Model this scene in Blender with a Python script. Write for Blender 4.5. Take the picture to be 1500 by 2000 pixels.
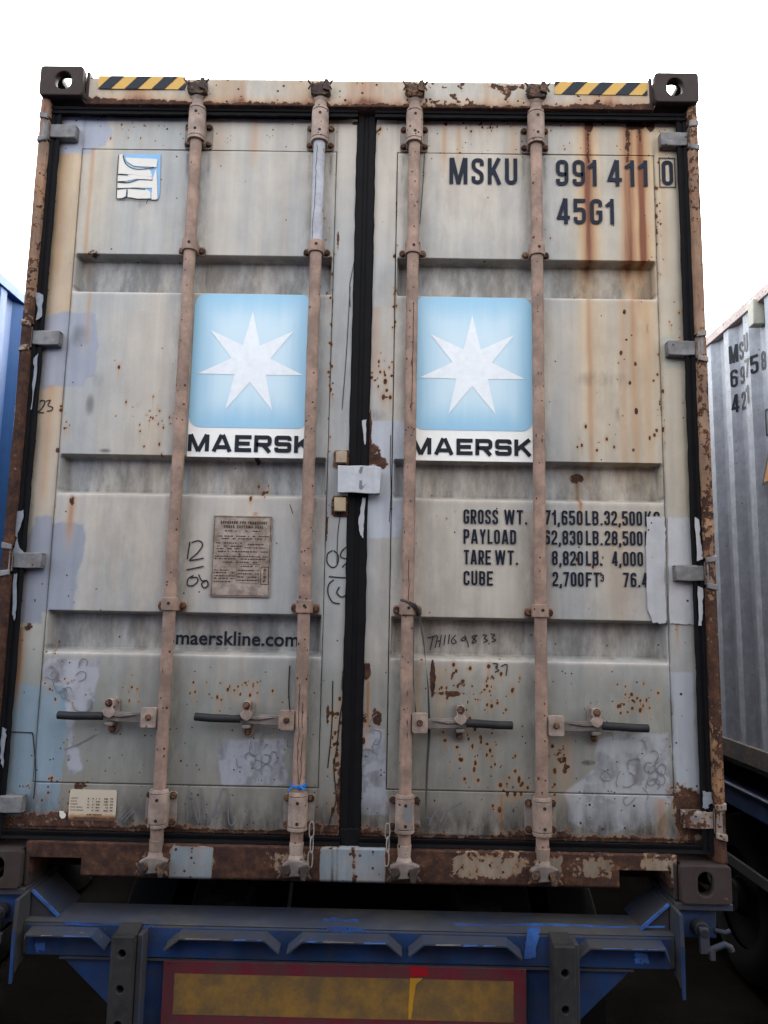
import bpy, bmesh, math, random
import numpy as np
from mathutils import Vector, Matrix
random.seed(7); rad = math.radians
for o in list(bpy.data.objects): bpy.data.objects.remove(o)
sc = bpy.context.scene
COL = sc.collection
# ------------------------------------------------------------------ camera
CP = Vector((0.11781, -2.58108, 0.88396)); CE = (1.70796978, -0.01858514, 0.00843349); F = 1493.787
cam = bpy.data.cameras.new('camera'); co = bpy.data.objects.new('camera', cam); COL.objects.link(co)
co.location = CP; co.rotation_mode = 'XYZ'; co.rotation_euler = CE
cam.sensor_fit = 'VERTICAL'; cam.sensor_height = 24; cam.sensor_width = 18; cam.lens = 24 * F / 2000
cam.clip_start = .05; cam.clip_end = 2000
sc.camera = co
sc.render.resolution_x = 768; sc.render.resolution_y = 1024
# ------------------------------------------------------------------ world, sun, exposure
w = bpy.data.worlds.new('World'); sc.world = w; w.use_nodes = True
nt = w.node_tree; bg = nt.nodes['Background']
sky = nt.nodes.new('ShaderNodeTexSky'); sky.sky_type = 'NISHITA'; sky.sun_disc = False
SUN_EL, SUN_AZ = 48, 12
sky.sun_elevation = rad(SUN_EL); sky.sun_rotation = rad(SUN_AZ); sky.air_density = 1.0; sky.dust_density = 4.0; sky.ozone_density = 1.0
hs = nt.nodes.new('ShaderNodeHueSaturation'); hs.inputs['Saturation'].default_value = .12
nt.links.new(sky.outputs[0], hs.inputs['Color']); nt.links.new(hs.outputs[0], bg.inputs[0])
bg.inputs[1].default_value = .15
sl = bpy.data.lights.new('sun', 'SUN'); sl.energy = .5; sl.angle = rad(60); sl.color = (1, .97, .93)
so = bpy.data.objects.new('sun', sl); COL.objects.link(so)
so.location = (0, 6, 12); so.rotation_euler = (rad(-(90 - SUN_EL)), 0, rad(-SUN_AZ))
sc.view_settings.view_transform = 'Standard'; sc.view_settings.look = 'None'
sc.view_settings.exposure = 2.74; sc.view_settings.gamma = 1; sc.view_settings.use_curve_mapping = False

# ------------------------------------------------------------------ measuring helpers
MR = co.rotation_euler.to_matrix()
def at(px, py, y=.075):
    """point on the vertical plane at depth y that the photo shows at (px, py)"""
    d = MR @ Vector(((px - 750) / F, (1000 - py) / F, -1)); t = (y - CP.y) / d.y
    return CP.x + d.x * t, CP.z + d.z * t

# ------------------------------------------------------------------ numpy noise
def vnoise(x, z, s, seed=0):
    x = np.asarray(x) * s + seed * 17.3; z = np.asarray(z) * s + seed * 9.1
    xi = np.floor(x); zi = np.floor(z); fx = x - xi; fz = z - zi
    fx = fx * fx * (3 - 2 * fx); fz = fz * fz * (3 - 2 * fz)
    def h(a, b):
        v = np.sin(a * 127.1 + b * 311.7 + seed * 74.7) * 43758.5453; return v - np.floor(v)
    return (h(xi, zi) * (1 - fx) + h(xi + 1, zi) * fx) * (1 - fz) + (h(xi, zi + 1) * (1 - fx) + h(xi + 1, zi + 1) * fx) * fz
def fbm(x, z, s, seed=0, sz=None):
    sz = sz or s; t = 0; a = .5; k = 1
    for i in range(4):
        t = t + a * vnoise(np.asarray(x), np.asarray(z) * (sz / s), s * k, seed + i); a *= .5; k *= 2.1
    return t / .94
def sstep(a, b, v): 
    t = np.clip((v - a) / (b - a), 0, 1); return t * t * (3 - 2 * t)
def polymask(X, Z, pts, soft=.006, rough=.012, seed=1, raw=False):
    P = [p if raw else at(*p) for p in pts]
    xs = [p[0] for p in P]; zs = [p[1] for p in P]; m = .06
    out = np.zeros_like(X)
    s = (X > min(xs) - m) & (X < max(xs) + m) & (Z > min(zs) - m) & (Z < max(zs) + m)
    if not s.any(): return out
    x = X[s]; z = Z[s]; d = np.full(x.shape, 1e9); ins = np.zeros(x.shape, bool)
    for i in range(len(P)):
        ax, az = P[i]; bx, bz = P[(i + 1) % len(P)]
        ex, ez = bx - ax, bz - az
        t = np.clip(((x - ax) * ex + (z - az) * ez) / (ex * ex + ez * ez + 1e-12), 0, 1)
        d = np.minimum(d, np.hypot(x - ax - t * ex, z - az - t * ez))
        c = ((az > z) != (bz > z)) & (x < (bx - ax) * (z - az) / (bz - az + 1e-12) + ax)
        ins ^= c
    sd = np.where(ins, d, -d) + (fbm(x, z, 22, seed) - .5) * rough * 2
    out[s] = sstep(-soft, soft, sd); return out
def blob(X, Z, px, py, rx, rz, raw=False):
    cx, cz = (px, py) if raw else at(px, py)
    return np.clip(1 - ((X - cx) / rx) ** 2 - ((Z - cz) / rz) ** 2, 0, 1)

# ------------------------------------------------------------------ materials
def newmat(name):
    m = bpy.data.materials.new(name); m.use_nodes = True; nt = m.node_tree; nt.nodes.clear()
    out = nt.nodes.new('ShaderNodeOutputMaterial'); b = nt.nodes.new('ShaderNodeBsdfPrincipled')
    nt.links.new(b.outputs[0], out.inputs[0]); return m, nt, b
class N:
    def __init__(s, nt): s.t = nt
    def n(s, ty, **k):
        o = s.t.nodes.new(ty)
        for a, b in k.items(): setattr(o, a, b)
        return o
    def ln(s, a, b): s.t.links.new(a, b)
    def put(s, sock, v):
        if isinstance(v, (int, float)): sock.default_value = v
        elif isinstance(v, tuple): sock.default_value = (*v, 1) if len(v) == 3 and sock.type == 'RGBA' else v
        else: s.ln(v, sock)
    def m(s, op, a, b=0.0, c=None):
        o = s.n('ShaderNodeMath', operation=op); s.put(o.inputs[0], a); s.put(o.inputs[1], b)
        if c is not None: s.put(o.inputs[2], c)
        return o.outputs[0]
    def mix(s, f, a, b, mode='MIX'):
        o = s.n('ShaderNodeMix', data_type='RGBA', blend_type=mode); s.put(o.inputs[0], f); s.put(o.inputs[6], a); s.put(o.inputs[7], b); return o.outputs[2]
    def noise(s, scale, detail=4, rough=.55, vec=None, sx=1, sy=1, sz=1):
        v = s.coord()
        if (sx, sy, sz) != (1, 1, 1):
            mp = s.n('ShaderNodeMapping'); mp.inputs['Scale'].default_value = (sx, sy, sz); s.ln(v, mp.inputs[0]); v = mp.outputs[0]
        o = s.n('ShaderNodeTexNoise'); o.inputs['Scale'].default_value = scale; o.inputs['Detail'].default_value = detail; o.inputs['Roughness'].default_value = rough
        s.ln(v, o.inputs['Vector']); return o.outputs[0]
    def coord(s):
        if not hasattr(s, 'c'): s.c = s.n('ShaderNodeTexCoord').outputs['Object']
        return s.c
    def ramp(s, f, stops):
        o = s.n('ShaderNodeValToRGB'); e = o.color_ramp.elements
        while len(e) < len(stops): e.new(.5)
        for x, (p, c) in zip(e, stops): x.position = p; x.color = (*c, 1)
        s.ln(f, o.inputs[0]); return o.outputs[0]
    def step(s, f, a, b):
        o = s.n('ShaderNodeMapRange', interpolation_type='SMOOTHSTEP'); s.put(o.inputs[0], f); s.put(o.inputs[1], a); s.put(o.inputs[2], b); return o.outputs[0]
MATS = {}
def wear(name, col=(.4, .4, .38), rust=0.0, stain=0.0, grime=0.15, spot=0.0, rough=.55, painted=False, bump=.25, rustscale=38, rdark=1.0, spec=.22, col2=None, metallic=0):
    """weathered paint over rusting steel; painted=True takes colour and rust amounts from the surface's own attributes"""
    if name in MATS: return MATS[name]
    m, nt, b = newmat(name); g = N(nt)
    big = g.noise(3.1, 5); fine = g.noise(rustscale, 9, .68); tiny = g.noise(210, 4, .6); streak = g.noise(30, 4, .6, sx=1, sy=1, sz=.05)
    if painted:
        a1 = g.n('ShaderNodeAttribute', attribute_name='tint'); a2 = g.n('ShaderNodeAttribute', attribute_name='wear')  # wear also carries the shade painted on the doors
        sp = g.n('ShaderNodeSeparateColor'); g.ln(a2.outputs['Color'], sp.inputs[0])
        base = a1.outputs['Color']; R, G, B, A = sp.outputs[0], sp.outputs[1], sp.outputs[2], a2.outputs['Alpha']
    else:
        base = col if col2 is None else g.mix(g.step(big, .4, .6), col, col2)
        R = g.m('ADD', rust, g.m('MULTIPLY', g.m('SUBTRACT', big, .5), .9 if rust else 0.)); G = stain; B = grime; A = spot
    # paint: faint streaks and mottling
    v = g.m('ADD', g.m('MULTIPLY', g.m('SUBTRACT', streak, .5), .38), g.m('MULTIPLY', g.m('SUBTRACT', tiny, .5), .16))
    v = g.m('ADD', v, g.m('MULTIPLY', g.m('SUBTRACT', g.noise(11, 6, .65), .5), .30)); v = g.m('ADD', v, 1.0)
    cb = g.n('ShaderNodeCombineColor'); [g.ln(v, cb.inputs[i]) for i in range(3)]
    c = g.mix(1.0, base, cb.outputs[0], 'MULTIPLY')
    # orange staining
    st = g.m('MULTIPLY', G, g.m('ADD', .40, g.m('MULTIPLY', streak, 1.6)))
    st = g.m('MINIMUM', st, 1.0)
    c = g.mix(st, c, g.ramp(st, [(0, (.45, .29, .13)), (.5, (.40, .19, .07)), (1, (.17, .055, .025))]))
    # grime, also carrying the shade painted on the doors
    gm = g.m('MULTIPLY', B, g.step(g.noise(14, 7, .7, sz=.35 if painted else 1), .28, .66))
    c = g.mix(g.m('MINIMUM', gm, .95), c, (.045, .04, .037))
    # rust with a crisp uneven edge
    rr = g.m('ADD', R, g.m('MULTIPLY', g.m('SUBTRACT', fine, .5), 1.5))
    halo = g.m('MULTIPLY', g.step(rr, .32, .5), .55)
    c = g.mix(halo, c, (.27, .14, .065))
    rm = g.step(rr, .47, .53)
    vo = g.n('ShaderNodeTexVoronoi'); vo.inputs['Scale'].default_value = 95; g.ln(g.coord(), vo.inputs['Vector'])
    cs = g.n('ShaderNodeSeparateColor'); g.ln(vo.outputs['Color'], cs.inputs[0])
    hit = g.m('LESS_THAN', cs.outputs[0], A); rad_ = g.m('ADD', .16, g.m('MULTIPLY', cs.outputs[1], .34))
    spm = g.m('MULTIPLY', hit, g.step(g.m('SUBTRACT', rad_, vo.outputs['Distance']), -.03, .05))
    rm = g.m('MAXIMUM', rm, spm)
    rn = g.noise(27, 8, .75)
    d = rdark
    rc = g.ramp(rn, [(.30, (.018 * d, .011 * d, .010 * d)), (.46, (.048 * d, .024 * d, .018 * d)), (.60, (.095 * d, .044 * d, .025 * d)), (.76, (.23 * d, .11 * d, .048 * d))])
    c = g.mix(rm, c, rc)
    nt.links.new(c, b.inputs['Base Color'])
    ro = g.m('ADD', rough, g.m('MULTIPLY', rm, .9 - rough)); ro = g.m('ADD', ro, g.m('MULTIPLY', g.m('SUBTRACT', tiny, .5), .25)); nt.links.new(ro, b.inputs['Roughness'])
    b.inputs['Specular IOR Level'].default_value = spec
    if metallic: b.inputs['Metallic'].default_value = metallic
    h = g.m('ADD', g.m('MULTIPLY', g.m('MULTIPLY', rm, rn), 1.3), g.m('ADD', g.m('MULTIPLY', tiny, .12), g.m('MULTIPLY', g.noise(4, 2), 2.2)))
    h = g.m('SUBTRACT', h, g.m('MULTIPLY', rm, .35))
    bp = g.n('ShaderNodeBump'); bp.inputs['Strength'].default_value = bump; bp.inputs['Distance'].default_value = .006; g.ln(h, bp.inputs['Height']); g.ln(bp.outputs[0], b.inputs['Normal'])
    MATS[name] = m; return m
M = dict(
 skin=wear('weathered_container_paint', painted=True, bump=.35),
 rail=wear('weathered_rail_paint', painted=True, bump=.5, rdark=.85),
 casting=wear('rusty_casting', (.034, .021, .019), rust=.12, grime=.5, rough=.75, rdark=.55, bump=.5),
 rod=wear('faded_pink_bar_paint', (.32, .215, .18), rust=.03, grime=.55, stain=.12, spot=.07, rough=.6, col2=(.36, .25, .205), rustscale=60),
 rodpale=wear('pale_bracket_paint', (.40, .31, .26), rust=.05, grime=.55, spot=.08, rough=.6, col2=(.33, .235, .185), rustscale=60),
 rodgrey=wear('bare_grey_bar_paint', (.40, .41, .45), rust=-.2, grime=.35, rough=.5),
 plate=wear('bracket_plate_paint', (.30, .26, .23), rust=.08, grime=.5, spot=.06, rough=.65),
 bolt=wear('rusty_bolt', (.10, .055, .04), rust=.55, grime=.4, rough=.8, rdark=.9),
 cam=wear('rusty_cam_steel', (.05, .032, .028), rust=.3, grime=.6, rough=.8, rdark=.45),
 campale=wear('worn_cam_paint', (.22, .185, .165), rust=.15, grime=.6, rough=.7),
 hinge=wear('grey_hinge_paint', (.22, .22, .225), rust=.08, grime=.6, rough=.6, spot=.05),
 hingerust=wear('rusted_hinge_paint', (.30, .28, .26), rust=.40, grime=.5, rough=.7),
 lock=wear('pale_lock_plate_paint', (.48, .51, .55), rust=.04, grime=.25, rough=.5, stain=.06),
 tan=wear('tan_block_paint', (.42, .33, .23), rust=.18, grime=.35, stain=.1, rough=.6),
 grip=wear('worn_black_grip', (.014, .015, .018), rust=-.1, grime=.3, rough=.6),
 greyside=wear('pale_grey_side_paint', (.33, .37, .43), rust=-.04, grime=.3, spot=.015, rough=.5, rustscale=20),
 pinkrail=wear('chalky_pink_rail_paint', (.46, .38, .36), rust=.04, grime=.35, rough=.6, spot=.05),
 blueside=wear('blue_side_paint', (.024, .095, .27), rust=-.1, grime=.15, rough=.45, rustscale=20),
 trailer=wear('blue_trailer_paint', (.010, .042, .145), rust=.0, grime=.42, rough=.45, col2=(.007, .025, .075), spot=.02),
 trailerbright=wear('fresh_blue_trailer_paint', (.06, .19, .55), rust=-.1, grime=.4, rough=.4),
 trailerworn=wear('rubbed_blue_trailer_paint', (.05, .17, .52), rust=.0, grime=.7, rough=.4, spot=.05, rustscale=80, col2=(.022, .085, .30)),
 dusty=wear('dusty_trailer_steel', (.034, .034, .037), rust=.10, grime=.7, rough=.75, col2=(.016, .032, .072), rdark=.6),
 rubber=wear('dark_rubber_buffer', (.012, .0125, .014), rust=-.3, grime=.5, rough=.8),
 board_red=wear('faded_red_board', (.125, .011, .022), rust=-.2, grime=.6, rough=.55),
 board_yellow=wear('faded_amber_board', (.215, .118, .026), rust=-.2, grime=.65, rough=.6),
 brightred=wear('clean_red_patch', (.26, .005, .012), rust=-.4, grime=.1, rough=.5),
 brightyellow=wear('clean_amber_streak', (.40, .20, .015), rust=-.3, grime=.2, rough=.5),
 underside=wear('dark_underframe', (.005, .0045, .004), rust=.0, grime=.6, rough=.95, rdark=.15, spec=.03),
 maroon=wear('added_container_maroon_paint', (.06, .022, .018), rust=-.05, grime=.3, rough=.6),
 darkrail=wear('grimy_bottom_rail', (.07, .065, .065), rust=.25, grime=.7, rough=.8, rdark=.5),
 roof=wear('roof_paint', (.35, .33, .30), rust=.1, grime=.4),
 steel=wear('dull_chain_steel', (.30, .27, .24), rust=.1, grime=.4, rough=.5),
)
def flat(name, col, rough=.6, var=.15, wearoff=0, under=(.4, .37, .32), bump=0, scale=50):
    if name in MATS: return MATS[name]
    m, nt, b = newmat(name); g = N(nt)
    n = g.noise(scale, 6, .6); k = g.m('ADD', 1.0, g.m('MULTIPLY', g.m('SUBTRACT', n, .5), var * 2))
    cb = g.n('ShaderNodeCombineColor'); [g.ln(k, cb.inputs[i]) for i in range(3)]
    c = g.mix(1., col, cb.outputs[0], 'MULTIPLY')
    if wearoff: c = g.mix(g.step(g.m('ADD', g.noise(34, 8, .72), wearoff - .5), .5, .56), c, under)
    nt.links.new(c, b.inputs['Base Color']); b.inputs['Roughness'].default_value = rough; b.inputs['Specular IOR Level'].default_value = .12
    MATS[name] = m; return m
INK = flat('navy_black_print', (.010, .014, .026), .5, .3, wearoff=.0, under=(.30, .29, .27))
INKCLEAN = flat('black_print', (.015, .018, .025), .45, .2)
PEN = flat('marker_scrawl', (.03, .03, .035), .6, .5, wearoff=.04, under=(.28, .27, .27), scale=90)
SCR = flat('faint_scratches', (.17, .17, .185), .6, .5, wearoff=.30, under=(.34, .34, .35), scale=90)
CRACK = flat('crack_grime', (.03, .025, .022), .8, .3)
GASKET = flat('black_rubber_gasket', (.0055, .0055, .0065), .75, .5, scale=20)
WHITE = flat('off_white_sticker', (.62, .60, .55), .5, .06)
CREAM = flat('cream_sticker', (.66, .56, .42), .5, .08)
YEL = flat('hazard_yellow', (.52, .32, .09), .5, .1, wearoff=.17, under=(.42, .30, .22))
BLK = flat('hazard_black', (.022, .026, .035), .5, .2, wearoff=.15, under=(.40, .33, .27))
PALEBLUE = flat('sticker_pale_blue', (.22, .40, .60), .5, .1, wearoff=.1, under=(.55, .68, .78))
TWINE = flat('blue_twine', (.02, .16, .5), .6, .2)
STRAP = flat('dark_strap_plastic', (.055, .05, .05), .45, .3)
DECALGREY = flat('grey_paint_dab', (.16, .17, .18), .6, .1)

# ------------------------------------------------------------------ mesh helpers
def link(o, parent=None):
    COL.objects.link(o)
    if parent is not None: o.parent = parent; o.matrix_parent_inverse = Matrix()
    return o
class MB:
    def __init__(s): s.v = []; s.f = []
    def add(s, vs, fs):
        k = len(s.v); s.v += [tuple(v) for v in vs]; s.f += [tuple(i + k for i in f) for f in fs]; return s
    def box(s, x0, x1, y0, y1, z0, z1):
        return s.add([(x, y, z) for x in (x0, x1) for y in (y0, y1) for z in (z0, z1)],
                     [(0, 1, 3, 2), (4, 6, 7, 5), (0, 4, 5, 1), (2, 3, 7, 6), (0, 2, 6, 4), (1, 5, 7, 3)])
    def prism(s, pts, ax, a, b):
        n = len(pts)
        def q(p, t): return {'x': (t, p[0], p[1]), 'y': (p[0], t, p[1]), 'z': (p[0], p[1], t)}[ax]
        return s.add([q(p, a) for p in pts] + [q(p, b) for p in pts],
                     [tuple(range(n)), tuple(range(2 * n - 1, n - 1, -1))] + [(i, i + n, (i + 1) % n + n, (i + 1) % n) for i in range(n)])
    def tube(s, p0, p1, r0, r1=None, n=16, cap=True):
        r1 = r0 if r1 is None else r1; p0 = Vector(p0); p1 = Vector(p1); d = (p1 - p0).normalized()
        u = d.orthogonal().normalized(); w_ = d.cross(u)
        vs = []
        for p, r in ((p0, r0), (p1, r1)):
            for i in range(n):
                a = 2 * math.pi * i / n; vs.append(p + u * math.cos(a) * r + w_ * math.sin(a) * r)
        fs = [(i, (i + 1) % n, (i + 1) % n + n, i + n) for i in range(n)]
        if cap: fs += [tuple(range(n - 1, -1, -1)), tuple(range(n, 2 * n))]
        return s.add(vs, fs)
    def path(s, pts, r, n=8, closed=False):
        P = [Vector(p) for p in pts]; k = len(P); vs = []; up = Vector((0.13, .97, .2)).normalized()
        for i, p in enumerate(P):
            a = P[(i - 1) % k] if closed or i else P[0]; b_ = P[(i + 1) % k] if closed or i < k - 1 else P[-1]
            d = (b_ - a).normalized(); u = d.cross(up).normalized(); v = d.cross(u)
            for j in range(n):
                t = 2 * math.pi * j / n; vs.append(p + u * math.cos(t) * r + v * math.sin(t) * r)
        fs = []
        for i in range(k if closed else k - 1):
            for j in range(n):
                a = i * n + j; b_ = i * n + (j + 1) % n; c = ((i + 1) % k) * n
                fs.append((a, b_, c + (j + 1) % n, c + j))
        if not closed: fs += [tuple(range(n - 1, -1, -1)), tuple(range((k - 1) * n, k * n))]
        return s.add(vs, fs)
    def build(s, name, mat, parent=None, bevel=0, smooth=True, loc=None, recalc=True):
        me = bpy.data.meshes.new(name)
        L = Vector(loc) if loc is not None else Vector()
        me.from_pydata([Vector(v) - L for v in s.v], [], s.f); me.materials.append(mat)
        if recalc:
            bm = bmesh.new(); bm.from_mesh(me); bmesh.ops.recalc_face_normals(bm, faces=bm.faces); bm.to_mesh(me); bm.free()
        if smooth:
            me.polygons.foreach_set('use_smooth', [True] * len(me.polygons)); me.set_sharp_from_angle(angle=rad(35))
        o = bpy.data.objects.new(name, me); o.location = L; link(o, parent)
        if bevel:
            b = o.modifiers.new('bevel', 'BEVEL'); b.width = bevel; b.segments = 2; b.limit_method = 'ANGLE'; b.angle_limit = rad(40)
        return o
def plate(name, outer, holes, t, mat, parent, ax='y', pos=0., bevel=.0015):
    """flat plate with through holes, lying across axis ax from pos to pos+t"""
    cu = bpy.data.curves.new(name, 'CURVE'); cu.dimensions = '2D'; cu.fill_mode = 'BOTH'; cu.extrude = t / 2 - bevel; cu.bevel_depth = bevel; cu.bevel_resolution = 1; cu.offset = -bevel
    for pts in [outer] + list(holes):
        sp = cu.splines.new('POLY'); sp.points.add(len(pts) - 1); sp.use_cyclic_u = True
        for q, p in zip(sp.points, pts): q.co = (p[0], p[1], 0, 1)
    tmp = bpy.data.objects.new('tmp', cu); COL.objects.link(tmp)
    me = bpy.data.meshes.new_from_object(tmp); bpy.data.objects.remove(tmp); bpy.data.curves.remove(cu)
    n = len(me.vertices); c = np.zeros(n * 3); me.vertices.foreach_get('co', c); c = c.reshape(-1, 3); d = np.zeros_like(c); k = pos + t / 2
    if ax == 'y': d[:, 0] = c[:, 0]; d[:, 2] = c[:, 1]; d[:, 1] = k - c[:, 2]
    elif ax == 'x': d[:, 1] = c[:, 0]; d[:, 2] = c[:, 1]; d[:, 0] = k + c[:, 2]
    else: d[:, 0] = c[:, 0]; d[:, 1] = c[:, 1]; d[:, 2] = k + c[:, 2]
    me.vertices.foreach_set('co', d.ravel()); me.materials.clear(); me.materials.append(mat); me.update()
    return me
def oval(cx, cz, hx, hz, n=6):
    r = min(hx, hz); pts = []
    for q, (sx, sz) in enumerate(((1, 1), (-1, 1), (-1, -1), (1, -1))):
        for i in range(n + 1):
            a = math.pi / 2 * (q + i / n); pts.append((cx + sx * (hx - r) + r * math.cos(a), cz + sz * (hz - r) + r * math.sin(a)))
    return pts
def rrect(x0, z0, x1, z1, r, n=5):
    pts = []
    for q, (cx, cz) in enumerate(((x1 - r, z1 - r), (x0 + r, z1 - r), (x0 + r, z0 + r), (x1 - r, z0 + r))):
        for i in range(n + 1):
            a = math.pi / 2 * (q + i / n); pts.append((cx + r * math.cos(a), cz + r * math.sin(a)))
    return pts
def joinmesh(name, meshes, parent, mat, loc=None):
    bm = bmesh.new()
    for me in meshes: bm.from_mesh(me); bpy.data.meshes.remove(me)
    me = bpy.data.meshes.new(name); bm.to_mesh(me); bm.free(); me.materials.append(mat)
    me.polygons.foreach_set('use_smooth', [True] * len(me.polygons)); me.set_sharp_from_angle(angle=rad(35))
    o = bpy.data.objects.new(name, me); return link(o, parent)
def empty(name, loc=(0, 0, 0), **props):
    o = bpy.data.objects.new(name, None); o.location = loc; o.empty_display_size = .2; link(o)
    for k, v in props.items(): o[k] = v
    return o
def tag(o, **props):
    for k, v in props.items(): o[k] = v
    return o
def lin(a, b, step, extra=()):
    n = max(1, int(round((b - a) / step))); v = sorted(set([round(a + (b - a) * i / n, 6) for i in range(n + 1)] + [round(e, 6) for e in extra]))
    out = [v[0]]
    for x in v[1:]:
        if x - out[-1] > 2e-5: out.append(x)
    return out
def sheet(name, xs, zs, depth, mat, parent, paint, back=None, hole=None):
    """dense pressed-steel sheet facing the photographer; edges return to y=back"""
    xs = list(xs); zs = list(zs)
    if back is not None: xs = [xs[0]] + xs + [xs[-1]]; zs = [zs[0]] + zs + [zs[-1]]
    X, Z = np.meshgrid(np.array(xs), np.array(zs)); Y = depth(X, Z)
    if back is not None: Y[0, :] = back; Y[-1, :] = back; Y[:, 0] = back; Y[:, -1] = back
    nz, nx = X.shape; V = np.stack([X, Y, Z], -1).reshape(-1, 3)
    i = np.arange(nx - 1)[None, :] + np.arange(nz - 1)[:, None] * nx
    Fc = np.stack([i, i + 1, i + nx + 1, i + nx], -1).reshape(-1, 4)
    if hole is not None:
        cx = V[Fc, 0].mean(1); cz = V[Fc, 2].mean(1); Fc = Fc[~hole(cx, cz)]
    me = bpy.data.meshes.new(name); nf = len(Fc)
    me.vertices.add(len(V)); me.vertices.foreach_set('co', V.ravel()); me.loops.add(nf * 4); me.loops.foreach_set('vertex_index', Fc.ravel().astype(np.int32))
    me.polygons.add(nf); me.polygons.foreach_set('loop_start', np.arange(nf, dtype=np.int32) * 4); me.polygons.foreach_set('loop_total', np.full(nf, 4, np.int32))
    me.update(calc_edges=True); me.validate(); me.materials.append(mat)
    x, z = V[:, 0].copy(), V[:, 2].copy(); tint, wr = paint(x, z, V[:, 1])
    for nm, arr in (('tint', tint), ('wear', wr)):
        a = me.attributes.new(nm, 'FLOAT_COLOR', 'POINT'); a.data.foreach_set('color', np.clip(arr, 0, 1).astype(np.float32).ravel())
    return link(bpy.data.objects.new(name, me), parent)

# ------------------------------------------------------------------ lettering drawn as strokes
def rounded(path, closed):
    P = [(p[0], p[1], p[2] if len(p) > 2 else 0) for p in path]; n = len(P); out = []
    for i, (x, y, r) in enumerate(P):
        if r == 0 or (not closed and i in (0, n - 1)): out.append((x, y)); continue
        a = Vector(P[i - 1][:2]) - Vector((x, y)); b = Vector(P[(i + 1) % n][:2]) - Vector((x, y))
        la, lb = a.length, b.length; r_ = min(r, la * .5, lb * .5); p0 = Vector((x, y)) + a / la * r_; p1 = Vector((x, y)) + b / lb * r_
        for k in range(6):
            t = k / 5; q = p0 * (1 - t) ** 2 + Vector((x, y)) * 2 * t * (1 - t) * .85 + p0 * 0 + p1 * t * t
            q += Vector((x, y)) * 0
            s_ = (1 - t) ** 2 + 2 * t * (1 - t) * .85 + t * t; out.append(tuple(q / s_))
    return out
def ribbon(pts, s, closed=False):
    P = [Vector(p) for p in pts]; n = len(P); L = []; R = []
    for i in range(n):
        a = P[i] - P[i - 1] if (closed or i) else P[1] - P[0]; b = P[(i + 1) % n] - P[i] if (closed or i < n - 1) else a
        if not (closed or i): a = b
        a = a.normalized() if a.length else b.normalized(); b = b.normalized() if b.length else a
        na = Vector((-a.y, a.x)); nb = Vector((-b.y, b.x)); m = (na + nb)
        m = m.normalized() if m.length > 1e-6 else na; k = s / 2 / max(.45, m.dot(na))
        L.append(P[i] + m * k); R.append(P[i] - m * k)
    vs = L + R; fs = [(i, (i + 1) % n, (i + 1) % n + n, i + n) for i in range(n if closed else n - 1)]
    return vs, fs
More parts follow.
